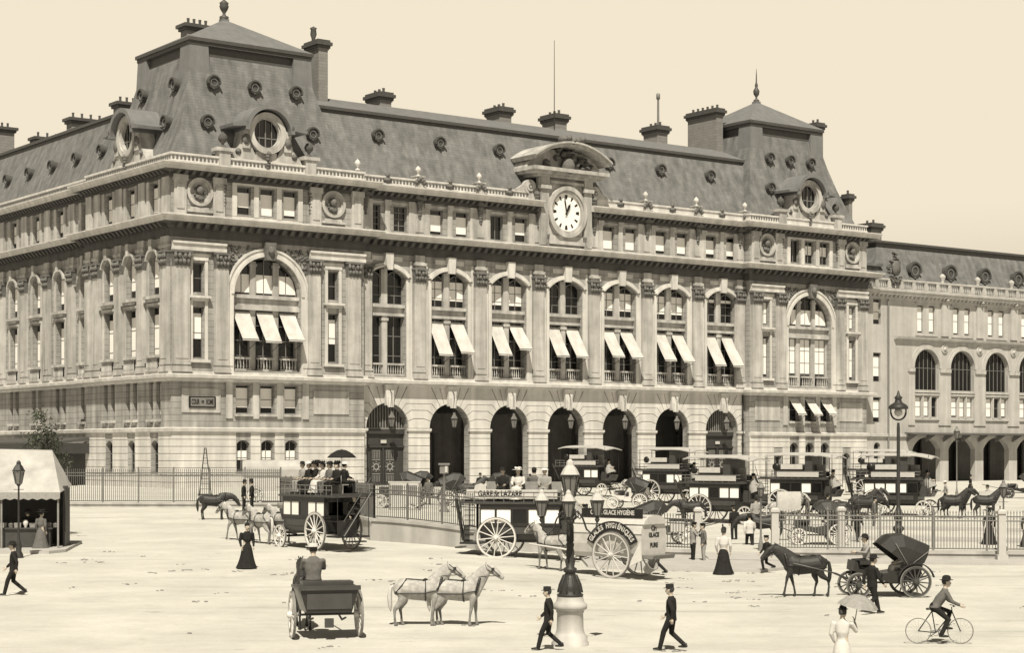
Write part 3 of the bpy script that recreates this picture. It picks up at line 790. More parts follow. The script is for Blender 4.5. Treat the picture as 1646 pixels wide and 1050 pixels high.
# short returns
for (u, v0, v1) in ((FW, 0, MV), (MU, 0, MV), (RU, 0, 14)):
    for bb, z0, z1 in ((b2, BASE, Z_STR), (b1, Z_STR, Z_EAV)): bb.quad((u, v0, z0), (u, v1, z0), (u, v1, z1), (u, v0, z1))
b1.quad((0, PD, BASE), (LU, PD, BASE), (LU, PD, Z_EAV), (0, PD, Z_EAV))
b1.quad((0, LEND, BASE), (26, LEND, BASE), (26, LEND, 40), (0, LEND, 40)); b1.quad((26, LEND, BASE), (26, 24, BASE), (26, 24, 40), (26, LEND, 40)); b1.quad((26, 24, BASE), (RU, 24, BASE), (RU, 24, 40), (26, 24, 40))
b1.build('wall', STONE, stn); b2.build('ground_floor_wall', STONE, stn)
for T, o, kw in WL: window(T, o, **kw)
# ---- cornices following the whole front
def cutpath(p): return p
m = MB(); mould(m, FACE, [(-.3, 26.05), (.12, 26.05), (.12, 26.9), (.35, 27.05), (.5, 27.3), (1.3, 27.41), (-.3, 27.41)]); m.build('frieze', SOOT_SHADE, stn)  # frieze colour holds soot and the shade of the cornice above
m = MB(); mould(m, FACE, [(-.3, 27.415), (1.4, 27.415), (1.45, 27.75), (1.7, 27.95), (1.7, 28.06), (.25, 28.3), (-.3, 28.3)])  # pale lip: its sunlit edge is put into the stone colour
m.build('main_cornice', STONEB, stn); m = MB(); blocks(m, FACE, .95, .38, .1, 1.3, 26.9, 27.39); m.build('modillions', SOOT_SHADE, stn)  # brackets dark too, underside shade painted in with the soot
EA = FACE[:5]+[(FW, MV), (BAY[3]-.5-3.55, MV)]; EB = [(BAY[3]-.5+3.55, MV)]+FACE[6:]
for E_ in (EA, EB):
    m = MB(); mould(m, E_, [(-.3, 31.75), (.15, 31.8), (.15, 32.25), (.4, 32.4), (1.15, 32.49), (-.3, 32.49)]); m.build('frieze', SOOT_SHADE, stn)  # soot and the shade of the eaves, both in the colour
    m = MB(); mould(m, E_, [(-.3, 32.495), (1.2, 32.495), (1.25, 32.8), (1.5, 33.05), (1.5, 33.15), (.3, 33.3), (-.3, 33.3)]); m.build('eaves_cornice', STONEB, stn)  # eaves lip kept pale, sunlight on its edge painted in
    m = MB(); blocks(m, E_, .8, .32, .12, 1.1, 32.1, 32.47); m.build('modillions', SOOT_SHADE, stn)  # eaves brackets share the soot and painted shade
m = MB(); mould(m, FACE, [(-.3, 12.0), (.1, 12.0), (.25, 12.2), (1.0, 12.32), (1.05, 12.62), (.3, 12.75), (.3, 13.0), (-.3, 13.0)]); m.build('ledge', STONEB, stn)
PL = FACE[:5]; m = MB(); mould(m, PL, [(-.2, 7.0), (.12, 7.0), (.3, 7.1), (.35, 7.42), (.1, 7.5), (-.2, 7.5)]); m.build('string_course', STONEB, stn); m = MB()
mould(m, FACE[7:], [(-.2, 7.0), (.12, 7.0), (.3, 7.1), (.35, 7.42), (.1, 7.5), (-.2, 7.5)]); m.build('string_course', STONEB, stn)
m = MB(); PP = [(LU, LEND), (LU, PD), (0, PD), (0, 0), (FW, 0), (FW, MV), (BAY[3]-4.1, MV)]
prof = [(-.55, 33.3), (.1, 33.3), (.1, 33.5), (.02, 33.55), (.02, 34.0), (.14, 34.06), (.14, 34.25), (-.55, 34.25)]
mould(m, PP, prof); m.build('parapet', STONEB, stn); m = MB(); mould(m, [(BAY[3]+3.1, MV), (MU, MV), (MU, 0), (RU, 0), (RU, 14)], prof); m.build('parapet', STONEB, stn)
m = MB(); blocks(m, PP, .42, .2, .0, .09, 33.58, 33.95); blocks(m, [(MU+.1, 0), (rc-4.8, 0)], .42, .2, 0, .09, 33.58, 33.95); blocks(m, [(rc+4.8, 0), (RU, 0)], .42, .2, 0, .09, 33.58, 33.95); m.build('parapet_relief', CARV, stn)
def urn(u, v, z, s=1.0, m_=None):
    b = MB(); b.lathe([(.3*s,0),(.3*s,.12*s),(.12*s,.2*s),(.1*s,.35*s),(.34*s,.6*s),(.38*s,.85*s),(.25*s,1.1*s),(.1*s,1.22*s),(.03*s,1.32*s)], (u, v, z), 10)
    b.build('finial', m_ or WHITEP, stn)
for i in range(1, 8):
    a = BAY[0]-4.015+8.03*i
    if i in (3, 4): continue
    b = MB(F(MV)); b.box(a-.55, a+.55, -.5, .3, 33.3, 34.5); b.box(a-.65, a+.65, -.55, .38, 34.5, 34.62); b.build('parapet_pedestal', STONE2, stn)
    q = MB(F(MV)); 
    for k in range(5): q.lathe([(.03,0),(.3,.1),(.03,.25)], (a-.5+.25*k, .28, 34.2-.22*abs(2-k)+.1), 6, 1)
    q.build('shell_ornament', CARV, stn)
    urn(a, MV+.1, 34.62, .85, STONEB)
for i, c in enumerate(BAY):
    if i == 3: continue
    q = MB(F(MV)); q.lathe([(.04,-.1),(.26,.0),(.26,.2),(.04,.3)], (c, 0, 34.35), 8, 1); q.lathe([(.04,0),(.32,.06),(.04,.2)], (c, .1, 33.85), 8, 1, sx=1.8); q.build('shell_ornament', CARV, stn)
for c in (lc, rc):
    for s_ in (-1, 1):
        b = MB(F(0)); a = c+s_*4.9; b.box(a-.6, a+.6, -.7, .3, 33.3, 34.8); b.box(a-.95, a+.95, -.85, .45, 34.8, 35.15); b.build('parapet_pedestal', STONE2, stn)
        urn(a, .2, 35.15, 1.25, SOOT_SHADE)
urn(21.4, .3, 34.4, .9, STONEB)
# ---- roofs
def hip(b, rects, smooth=False):        # stack of rectangles (u0,u1,v0,v1,z)
    for k in range(len(rects)-1):
        A = rects[k]; B = rects[k+1]
        pa = [(A[0],A[2],A[4]),(A[1],A[2],A[4]),(A[1],A[3],A[4]),(A[0],A[3],A[4])]; pb = [(B[0],B[2],B[4]),(B[1],B[2],B[4]),(B[1],B[3],B[4]),(B[0],B[3],B[4])]
        b.add(pa+pb, [(i, (i+1) % 4, 4+(i+1) % 4, 4+i) for i in range(4)])
INS = [(34.1, .9), (36.3, 1.75), (38.8, 2.65), (41.6, 3.5), (44.2, 4.15), (45.6, 4.5)]
def ins(z):
    for (z0, a), (z1, c) in zip(INS, INS[1:]):
        if z <= z1: return a+(c-a)*(z-z0)/(z1-z0)
    return INS[-1][1]
def pav_roof(u0, u1, v0, v1, fin):
    b = MB(); hip(b, [(u0+i_, u1-i_, v0+i_, v1-i_, z) for z, i_ in INS]); r = b.build('mansard_roof', SLATE, stn)
    t = INS[-1][1]; q = MB(); A = (u0+t, u1-t, v0+t, v1-t)
    q.box(A[0]-.15, A[1]+.15, A[2]-.15, A[3]+.15, 44.9, 45.3)
    q.box(A[0]-.1, A[1]+.1, A[2]-.1, A[3]+.1, 45.3, 46.0); q.box(A[0]-.55, A[1]+.55, A[2]-.55, A[3]+.55, 46.0, 46.35); q.box(A[0]-.7, A[1]+.7, A[2]-.7, A[3]+.7, 46.35, 46.7)
    q.build('roof_cornice', LEADD, r)
    q = MB()
    for (x, y) in ((A[0], A[2]), (A[1], A[2]), (A[0], A[3])): q.box(x-1.0, x+1.0, y-1.0, y+1.0, 44.1, 45.9) if False else q.tbox((x+.55*(1 if x < (A[0]+A[1])/2 else -1), y+.55*(1 if y < (A[2]+A[3])/2 else -1)), 1.15, 1.15, 43.2, 46.0, .9)
    q.build('corner_flashing', LEAD, r)
    q = MB()
    hip(q, [(A[0]-.7, A[1]+.7, A[2]-.7, A[3]+.7, 46.7), ((A[0]+A[1])/2-.3, (A[0]+A[1])/2+.3, (A[2]+A[3])/2-.3, (A[2]+A[3])/2+.3, 50.3)])
    q.box((A[0]+A[1])/2-.4, (A[0]+A[1])/2+.4, (A[2]+A[3])/2-.4, (A[2]+A[3])/2+.4, 50.2, 50.5)
    q.build('roof_cap', LEAD, r)
    q = MB(); c = ((A[0]+A[1])/2, (A[2]+A[3])/2, 50.5)
    if fin == 'vase': q.lathe([(.45,0),(.5,.25),(.2,.4),(.15,.65),(.38,1.0),(.5,1.35),(.42,1.55),(.5,1.7),(.2,1.95),(.04,2.1)], c, 12)
    else: q.lathe([(.35,0),(.4,.2),(.15,.35),(.12,.6),(.36,.95),(.42,1.4),(.25,1.7),(.16,1.9),(.22,2.1),(.1,2.5),(.07,3.4),(.02,4.3)], c, 10)
    q.build('finial', LEADD, r)
pav_roof(0, FW, 0, PD, 'vase'); pav_roof(MU, RU, 0, 19, 'spike')
# main and left mansards
b = MB(); n = 6
prof = [(MV+.6, 33.6), (MV+.8, 34.2), (MV+2.2, 37.5), (MV+3.3, 40.2), (MV+3.7, 41.3)]
u0, u1 = FW-3.5, MU+3.5
b.loft([[(u, v, z) for v, z in prof] for u in (u0, u1)], False, False, False)
r = b.build('mansard_roof', SLATE, stn)
b = MB(); v = MV+3.7; b.box(u0, u1, v-.12, v+.6, 40.75, 41.3); b.box(u0, u1, v-.35, v+.6, 41.3, 41.62)
b.build('roof_cornice', LEADD, r)
b = MB(); b.loft([[(u, v-.3, 41.62), (u, v+4.2, 43.4), (u, v+9, 43.4), (u, v+19, 39)] for u in (u0, u1)], False, False, False); b.build('roof_cap', LEAD, r)
b = MB(); prof = [(LU+.6, 33.6), (LU+.8, 34.2), (LU+2.2, 37.5), (LU+3.3, 40.2), (LU+3.7, 41.3)]
b.loft([[(u, v, z) for u, z in prof] for v in (PD-3.5, LEND)], False, False, False); r = b.build('mansard_roof', SLATE, stn)
b = MB(); u = LU+3.7; b.box(u-.12, u+.6, PD-3.5, LEND, 40.75, 41.3); b.box(u-.35, u+.6, PD-3.5, LEND, 41.3, 41.62); b.build('roof_cornice', LEADD, r)
b = MB(); b.loft([[(u-.3, v, 41.62), (u+4.2, v, 43.2), (u+9, v, 43.2), (u+19, v, 39)] for v in (PD-3.5, LEND)], False, False, False); b.build('roof_cap', LEAD, r)
# ---- small round dormers on the slates
def oculus(T, a, d, z, r=.62, name='round_dormer', par=None, dep=1.5):
    b = MB(T); b.ring((a, z), r*.62, r*1.0, d-.1, d+.25, 1, 18); b.lathe([(r*1.0, d-dep), (r*1.08, d+.18)], (a, 0, z), 18, 1) ; b.ring((a, z+.02), r*1.0, r*1.28, d+.05, d+.42, 1, 14, -.25, PI+.25)
    b.lathe([(.03, d+.1), (r*.3, d+.2), (.03, d+.4)], (a, 0, z-r*1.1), 7, 1)
    o = b.build(name, LEADD, par or stn)
    g = MB(T); g.lathe([(r*.66, d-.06), (r*.66, d-.04)], (a, 0, z), 16, 1); g.build('pane', GLASS, o)
    g = MB(T); g.ring((a, z), r*.55, r*.68, d+.2, d+.3, 1, 16); g.build('dormer_rim', LEAD, o)
def roofd(z): return -(ins(z)+0.0)
for (px_, z) in ((340, 42.2), (406, 42.2), (472, 42.2), (330, 37.9), (499, 37.9)):
    u = u_at(px_, ins(z)); oculus(F(0), u, roofd(z)+.3, z, .58)
for du, z in ((-3.6, 42.0), (0, 42.0), (3.7, 42.0), (-4.7, 38.0), (4.6, 38.0)): oculus(F(0), rc+du-.2, roofd(z)+.3, z, .54)
for (v, z) in ((5.8, 42.0), (13.2, 42.0), (5.2, 38.0), (15.8, 38.0)): oculus(Lf(0), v, roofd(z)+.3, z, .58)
def mroof(z):
    P = [(0.8, 34.2), (2.2, 37.5), (3.3, 40.2), (3.7, 41.3)]
    for (d0, z0), (d1, z1) in zip(P, P[1:]):
        if z <= z1: return -(d0+(d1-d0)*(z-z0)/(z1-z0))
    return -3.7
for i, c in enumerate(BAY):
    if i == 3: continue
    oculus(F(MV), c+.35, mroof(38.9)+.3, 38.9, .56)
for v in LWW: oculus(Lf(LU), v, mroof(37.4)+.3, 37.4, .54)
# ---- great round dormers of the pavilions
def big_dormer(T, a):
    z = 37.1; d = -.25
    b = MB(T)
    b.ring((a, z), 1.55, 2.1, d-.6, d+.35, 1, 32); b.ring((a, z), 1.42, 1.58, d-.3, d+.15, 1, 32)
    b.prism([(a-3.1, 34.3), (a+3.1, 34.3), (a+2.6, 35.6), (a+1.9, 36.9), (a-1.9, 36.9), (a-2.6, 35.6)], d-2.2, d-.0) if False else None
    for s_ in (-1, 1):
        P = [(a+s_*1.0, 34.3), (a+s_*4.1, 34.3), (a+s_*3.9, 34.7), (a+s_*3.1, 35.6), (a+s_*2.7, 36.9), (a+s_*2.7, 37.6), (a+s_*1.7, 37.9), (a+s_*2.0, 36.5), (a+s_*1.6, 35.5)]
        b.prism(P, d-1.6, d+.05)
        b.box(*sorted((a+s_*1.95, a+s_*2.75)), d-1.2, d+.25, 35.4, 37.5)
    b.box(a-1.2, a+1.2, d-1.4, d, 34.3, 35.2)
    o = b.build('dormer', STONE2, stn)
    c = MB(T); c.ring((a, z), 2.35, 2.8, d-2.9, d+.95, 1, 28, .02, PI-.02)
    for s_ in (-1, 1): c.prism([(a+s_*2.35, 37.55), (a+s_*4.2, 37.35), (a+s_*4.25, 37.65), (a+s_*2.7, 38.1)], d-2.2, d+.95)
    c.build('dormer_hood', LEAD, o)
    g = MB(T); g.lathe([(1.5, d-.3), (1.5, d-.28)], (a, 0, z), 26, 1); g.build('pane', GLASS, o)
    g = MB(T); g.box(a-.06, a+.06, d-.25, d-.17, z-1.45, z+1.45); g.box(a-1.45, a+1.45, d-.25, d-.18, z-.5, z-.4); g.box(a-.75, a-.67, d-.25, d-.18, z-1.3, z+1.3); g.box(a+.67, a+.75, d-.25, d-.18, z-1.3, z+1.3); g.build('glazing_bar', FRAME, o)
    g = MB(T)
    for s_ in (-1, 1):
        g.lathe([(.05, d), (.45, d+.15), (.4, d+.35), (.05, d+.4)], (a+s_*2.4, 0, 36.3), 10, 1, sy=1.3)
        g.lathe([(.05, d), (.35, d+.1), (.05, d+.3)], (a+s_*3.2, 0, 35.0), 8, 1)
    for i in range(6): g.lathe([(.04, d+.25), (.3-.03*i, d+.4), (.04, d+.65)], (a+.1*math.cos(i*2), 0, 35.0-.28*i), 7, 1)
    g.build('dormer_carving', CARV, o)
big_dormer(F(0), lc); big_dormer(F(0), rc); big_dormer(Lf(0), 10.2)
# ---- clock bay
cc = BAY[3]-.5; T = F(MV); b = MB(T)
b.box(cc-3.5, cc+3.5, -.3, .45, 28.3, 36.0); b.box(cc-2.4, cc+2.4, .45, .62, 29.0, 35.3)
for s_ in (-1, 1):
    b.box(*sorted((cc+s_*2.55, cc+s_*3.65)), .4, .85, 28.3, 34.6); b.box(*sorted((cc+s_*2.35, cc+s_*3.8)), .4, 1.1, 34.6, 35.0); b.box(*sorted((cc+s_*2.5, cc+s_*3.7)), .4, .95, 35.0, 36.0)
    b.box(*sorted((cc+s_*3.4, cc+s_*4.9)), -.6, .2, 33.3, 34.6)
b.box(cc-2.4, cc+2.4, .4, .95, 35.3, 35.6)
b.box(cc-3.0, cc+3.0, .4, .9, 28.5, 28.9); b.box(cc-2.8, cc+2.8, .4, .75, 28.9, 29.5)
cb = b.build('clock_bay', STONE2, stn)
b = MB(T)
for s_ in (-1, 1):
    b.ring((cc+s_*4.7, 34.75), .28, .5, -.3, .3, 1, 16); b.ring((cc+s_*4.7, 34.75), .5, .82, -.4, .2, 1, 20); b.lathe([(.16,-.3),(.16,.36)], (cc+s_*4.7, 0, 34.75), 10, 1)
    b.prism([(cc+s_*5.3, 34.2), (cc+s_*7.4, 34.2), (cc+s_*6.4, 34.45), (cc+s_*5.5, 35.0)], -.4, .15)
b.build('scroll', STONE2, cb)
b = MB(T)  # consoles
for s_ in (-1, 1):
    for i in range(5): b.lathe([(.05,.4),(.42-.05*i,.75),(.05,1.1-.1*i)], (cc+s_*4.15, 0, 33.9-.3*i), 8, 1)
    for i in range(4): b.lathe([(.05,.4),(.4-.05*i,.7),(.05,.95)], (cc+s_*2.7, 0, 29.4-.25*i), 8, 1)
b.build('carved_console', CARV, cb)
b = MB(T); R = 9.2; zc_ = 40.0-R; h = math.asin(5.6/R)
b.ring((cc, zc_), R-.55, R-.2, -2.8, 2.0, 1, 26, PI/2-h, PI/2+h); b.ring((cc, zc_), R-.2, R, -2.8, 2.3, 1, 26, PI/2-h, PI/2+h)
b.box(cc-5.4, cc+5.4, -2.4, 1.9, 36.55, 36.95); b.box(cc-5.2, cc+5.2, -2.2, 1.4, 36.25, 36.55); b.box(cc-4.3, cc+4.3, -2.0, 1.05, 35.95, 36.25)
b.prism([(cc-5.3, 36.9), (cc+5.3, 36.9)]+[(cc+5.3*math.cos(PI*i/12), 36.9+2.4*math.sin(PI*i/12)) for i in range(1, 12)], -2.5, .3)
pd = b.build('pediment', STONE2, cb)
b = MB(T); rr = random.Random(5)
b.lathe([(.1,.3),(.75,.7),(.85,1.2),(.5,1.7),(.1,1.8)], (cc, 0, 37.3), 12, 1, sy=1.3)
for i in range(46):
    x = rr.uniform(-3.9, 3.9); zz = 36.9+rr.uniform(.1, 1)*max(.2, 2.3*(1-(x/4.6)**2))
    if abs(x) < 1.2 and rr.random() < .4: zz += .7
    r = rr.uniform(.16, .4); b.lathe([(.03,.3),(r,.45),(r*.8,.8),(.03,1.0+rr.random()*.5)], (cc+x, 0, zz), 7, 1)
for i in range(5): b.lathe([(.05,.9),(.42,1.4),(.4,2.2),(.05,2.4)], (cc-1.3+.65*i, 0, 40.2+.12*math.sin(i*2)), 8, 1)
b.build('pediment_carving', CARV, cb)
b = MB(T); b.ring((cc, 32.2), 2.05, 2.32, .6, .95, 1, 40, ez=1.06); b.ring((cc, 32.2), 2.32, 2.75, .55, 1.12, 1, 40, ez=1.06)
ck = b.build('clock', STONE2, stn)
b = MB(T); b.lathe([(2.1, .66), (2.1, .7)], (cc, 0, 32.2), 40, 1, sy=1.06); b.build('clock_face', CLOCKW, ck)
b = MB(T)
for i in range(12):
    a = PI/6*i; x, z = 1.66*math.cos(a), 1.66*1.06*math.sin(a); w = .13 if i % 3 else .2
    b.prism([(cc+x-w*math.sin(a)*.6-.26*math.cos(a), 32.2+z+w*math.cos(a)*.6-.26*math.sin(a)), (cc+x+w*math.sin(a)*.6-.26*math.cos(a), 32.2+z-w*math.cos(a)*.6-.26*math.sin(a)), (cc+x+w*math.sin(a)+.2*math.cos(a), 32.2+z-w*math.cos(a)+.2*math.sin(a)), (cc+x-w*math.sin(a)+.2*math.cos(a), 32.2+z+w*math.cos(a)+.2*math.sin(a))], .705, .73)
b.build('clock_numeral', BLACK, ck)
def hand(L, w, ang, d0):
    b = MB(T); s_, c_ = math.sin(ang), math.cos(ang)
    P = [(-w*.6, -.35), (w*.6, -.35), (w, L*.7), (0, L), (-w, L*.7)]
    b.prism([(cc+x*c_+y*s_, 32.2-x*s_+y*c_) for x, y in P], d0, d0+.04); b.build('clock_hand', BLACK, ck)
hand(1.75, .09, math.radians(-10), .78); hand(1.1, .16, math.radians(27), .84)
# ---- chimneys
def chimney(pxr, v0, lv, wu, z0, z1, pots=4, pot=None, par=None, m_=None):
    u1 = u_at(pxr, v0); u0_ = u1-wu; b = MB(); b.box(u0_, u1, v0, v0+lv, z0, z1-1.1)
    b.box(u0_-.1, u1+.1, v0-.1, v0+lv+.1, z1-1.25, z1-1.1)
    o = b.build('chimney', m_ or BRICK, par or stn)
    b = MB(); b.box(u0_-.2, u1+.2, v0-.2, v0+lv+.2, z1-1.1, z1-.8); b.box(u0_-.38, u1+.38, v0-.38, v0+lv+.38, z1-.8, z1-.45); b.box(u0_-.2, u1+.2, v0-.2, v0+lv+.2, z1-.45, z1-.2)
    b.build('chimney_cap', LEADD, o)
    b = MB()
    for i in range(pots): b.lathe([(.17,z1-.2),(.14,z1+.15),(.17,z1+.3)], ((u0_+u1)/2, v0+lv*(i+.5)/pots, 0), 8)
    b.build('chimney_pot', SOOT_SHADE, o)
    if pot:
        b = MB(); b.lathe([(.15,z1-.2),(.13,z1+pot-.9),(.13,z1+pot-.8),(.24,z1+pot-.75),(.24,z1+pot-.1),(.05,z1+pot)], ((u0_+u1)/2+.1, v0+lv*.35, 0), 8); b.build('flue_pipe', TYRE, o)
    return o
chimney(527, 7.0, 2.6, 1.15, 40, 49.4, 0)
b = MB(); u_ = u_at(527, 7.0); b.lathe([(.2,49.2),(.22,49.7),(.36,50.1),(.3,50.6),(.4,50.8),(.15,50.9),(.04,51.0)], (u_-.6, 9.0, 0), 8); b.build('chimney_pot', SOOT_SHADE, stn)
chimney(629, 9.5, 2.6, 1.5, 41, 45.3, 3); chimney(822, 9.5, 2.6, 1.7, 41, 45.5, 3); chimney(911, 9.5, 2.6, 1.7, 41, 45.6, 3); chimney(1073, 9.5, 2.6, 1.7, 41, 45.9, 3, pot=4.0)
chimney(1162, 8.5, 5.4, 1.1, 41, 48.9, 6); chimney(1323, 7.0, 1.6, 1.2, 39, 48.6, 2); chimney(1370, 1.5, 1.0, .6, 33, 38.6, 1)
def chim_l(u0_, v0, v1, wu, z1, n=5, pot=None):
    b = MB(); b.box(u0_, u0_+wu, v0, v1, 39, z1-1.1); o = b.build('chimney', BRICK, stn)
    b = MB(); b.box(u0_-.2, u0_+wu+.2, v0-.2, v1+.2, z1-1.1, z1-.8); b.box(u0_-.4, u0_+wu+.4, v0-.4, v1+.4, z1-.8, z1-.45); b.build('chimney_cap', LEADD, o)
    b = MB()
    for i in range(n): b.lathe([(.17,z1-.45),(.14,z1),(.17,z1+.25)], (u0_+.5+(wu-1)*i/max(1, n-1), (v0+v1)/2, 0), 8)
    b.build('chimney_pot', SOOT_SHADE, o)
chim_l(9, 31.5, 33, 4.2, 45.4); chim_l(8.5, 43.6, 45.1, 5.5, 45.3); chim_l(9, 55.5, 57, 5.8, 44.7); chim_l(5.5, 64, 66, 4, 47)
chim_l(6.0, 8.6, 10.0, 3.0, 49.6, 4)
# flagpole
b = MB(); p = u_at(891, 8); b.tube((p, 8, 42), (p, 8, 53.6), .06, .03, 6); b.build('flagpole', IRON, stn)
# ---- passage behind the arcade
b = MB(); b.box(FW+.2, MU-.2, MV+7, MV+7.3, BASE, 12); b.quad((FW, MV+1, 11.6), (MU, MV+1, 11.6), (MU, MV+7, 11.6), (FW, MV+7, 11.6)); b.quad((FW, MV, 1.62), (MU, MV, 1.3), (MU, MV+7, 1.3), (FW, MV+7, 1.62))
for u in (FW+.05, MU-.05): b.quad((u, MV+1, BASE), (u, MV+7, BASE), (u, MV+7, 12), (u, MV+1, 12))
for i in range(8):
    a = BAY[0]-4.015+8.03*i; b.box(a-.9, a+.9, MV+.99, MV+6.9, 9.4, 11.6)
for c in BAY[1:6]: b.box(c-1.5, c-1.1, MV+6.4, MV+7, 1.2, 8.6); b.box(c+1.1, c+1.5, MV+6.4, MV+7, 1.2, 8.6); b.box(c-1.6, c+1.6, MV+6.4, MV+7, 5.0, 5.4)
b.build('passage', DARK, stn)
for i in range(7):
    for s_ in (-1.9, 1.9):
        b = MB(); b.lathe([(.42,1.3),(.42,1.9),(.3,2.0),(.26,6.6),(.36,6.9),(.42,7.2)], (BAY[i]+s_, MV+5.6, 0), 10); b.build('passage_column', SOOT_SHADE, stn)
    b = MB(); b.box(BAY[i]-1.05, BAY[i]+1.05, MV+6.5, MV+6.62, 5.45, 8.2); b.build('passage_fanlight', IRONL, stn)
    b = MB(); b.box(BAY[i]-.9, BAY[i]-.1, MV+6.5, MV+6.6, 2.9, 4.8); b.box(BAY[i]+.1, BAY[i]+.9, MV+6.5, MV+6.6, 2.9, 4.8); b.build('door_glazing', FRAME, stn)
for i in (0, 6):    # great doors with fanlight grilles
    c = BAY[i]; T = F(MV); b = MB(T); D = -.9
    q = outline((c-2.65, c+2.65, BASE, 10.2, 2.65)); b.add([(x, D, z) for x, z in q], [tuple(range(len(q)))])
    b.box(c-2.65, c+2.65, D, D+.25, 7.0, 7.5); b.box(c-2.65, c+2.65, D, D+.2, 5.55, 5.75); b.box(c-.08, c+.08, D, D+.16, BASE, 5.55)
    for s_ in (-1, 1): b.box(*sorted((c+s_*.25, c+s_*1.5)), D, D+.1, 1.6, 5.3)
    o = b.build('door', DOOR, stn)
    b = MB(T)
    for k in range(15):
        x = -2.4+4.8*k/14; b.box(c+x-.035, c+x+.035, D+.02, D+.08, 7.5, 7.5+math.sqrt(max(.01, 2.6**2-x*x)))
    b.box(c-2.6, c+2.6, D+.02, D+.1, 7.5, 7.62); b.build('fanlight_grille', IRONL, o)
    b = MB(T)
    for s_ in (-1, 1):
        x = c+s_*.86
        for k in range(5): b.box(x-.42+.2*k, x-.38+.2*k, D+.1, D+.14, 4.35, 5.15); b.box(x-.42+.2*k, x-.38+.2*k, D+.1, D+.14, 1.9, 2.6)
        b.ring((x, 3.5), .25, .38, D+.1, D+.15, 1, 12)
        for k in range(8): b.lathe([(.02, D+.1), (.09, D+.13), (.02, D+.17)], (x+.5*math.cos(k*PI/4), 0, 3.5+.5*math.sin(k*PI/4)), 6, 1)
        b.box(x-.5, x+.5, D+.1, D+.13, 4.2, 4.27); b.box(x-.5, x+.5, D+.1, D+.13, 2.7, 2.77); b.box(x-.5, x+.5, D+.1, D+.13, 5.2, 5.25)
    b.build('door_ironwork', IRONL, o)
    b = MB(T); b.box(c-.35, c+.35, D+.2, D+.24, 6.0, 6.35); b.build('number_plate', WHITEP, o)
# plaque
T = F(0); b = MB(T); x = lc-7.3; b.box(x-1.45, x+1.45, .05, .16, 9.42, 10.55); pq = b.build('street_plaque', BLACK, stn)
b = MB(T); b.box(x-1.28, x+1.28, .16, .17, 9.56, 10.41); b.build('plaque_face', IRONG, pq)
text_mesh('COUR', .70, .01, BLACK, 'lettering', pq, (x-.78, -.19, 9.98), (PI/2, 0, 0), .42, bold=.012)
text_mesh('DE', .34, .01, BLACK, 'lettering', pq, (x, -.19, 10.0), (PI/2, 0, 0), .6, bold=.008)
text_mesh('ROME', .70, .01, BLACK, 'lettering', pq, (x+.78, -.19, 9.98), (PI/2, 0, 0), .42, bold=.012)
# rainwater pipes, coloured dark to draw the shadow strip beside the pavilion
for (u, v) in ((FW-.35+.6, MV-.2), (MU-.3, MV-.2)):
    b = MB(); b.tube((u, v, 1), (u, v, 12), .13, n=8); b.tube((u, v, 12.8), (u, v, 26), .13, n=8)
    for z in (3, 6, 9, 15, 18, 21, 24): b.lathe([(.2, z), (.2, z+.15)], (u, v, 0), 8)
    b.build('rain_pipe', IRON, stn)
# glazed entrance canopy on the left flank
b = MB(Lf(0)); b.prism([(.1, 6.3), (3.6, 5.9), (3.6, 6.15), (.1, 6.6)], 19, 42, 0); cn = b.build('entrance_canopy', LEADD, stn)
b = MB(Lf(0)); b.box(19, 42, 3.45, 3.6, 4.9, 5.95); b.box(19, 19.15, .1, 3.6, 4.9, 6.0); b.build('canopy_valance', DOOR, cn)
b = MB(Lf(0)); b.box(19.5, 34, -.3, .05, 1.2, 5.3); b.build('shop_front', DOOR, stn)
# ================================================================== RIGHT WING
wing = empty('station_wing', (BX, BY, 0), TH, 'lower stone wing right of the station with tall arched windows, balustrade and slate roof', 'building')
WV = 1.0; U0 = RU+.02; U1 = 107.5; U2 = 165
WC = [110.9+7.25*i for i in range(7)]
bw_ = MB(F(WV)); sec = [(101.3-.75, 101.3+.75, 21.7, 25.0, 0), (101.3-.75, 101.3+.75, 14.2, 18.0, 0), (101.3-.75, 101.3+.75, 8.9, 12.2, 0), (101.3-.6, 101.3+.6, 3.2, 6.3, .5)]
wall(bw_, U0, 104.5, BASE, 26.0, sec, .45)
ops = []
for c in WC:
    ops.append((c-2.5, c+2.5, 13.3, 18.75, 2.5))
    for k in (-1, 0, 1): ops.append((c+k*1.55-.62, c+k*1.55+.62, 9.7, 12.4, 0))
    for k in (-1, 1): ops.append((c+k*1.15-.62, c+k*1.15+.62, 20.9, 24.6, 0))
arc_ = [(c-2.75, c+2.75, BASE, 7.0, 1.6) for c in WC]
wall(bw_, 104.5, U2, 8.0, 26.0, ops, .6)
wall(bw_, 104.5, U2, BASE, 8.0, arc_, .8)
bw_.T = None; bw_.quad((U2, WV, BASE), (U2, WV+16, BASE), (U2, WV+16, 26), (U2, WV, 26))
bw_.build('wall', HAZE_STONE, wing)
T = F(WV)
for o in sec: window(T, o, .4, 0, 'rectangular_window' if o[4] == 0 else 'segmental_window', .8 if o[2] > 8 else 0, 0, 1, par=wing, bo=.12)
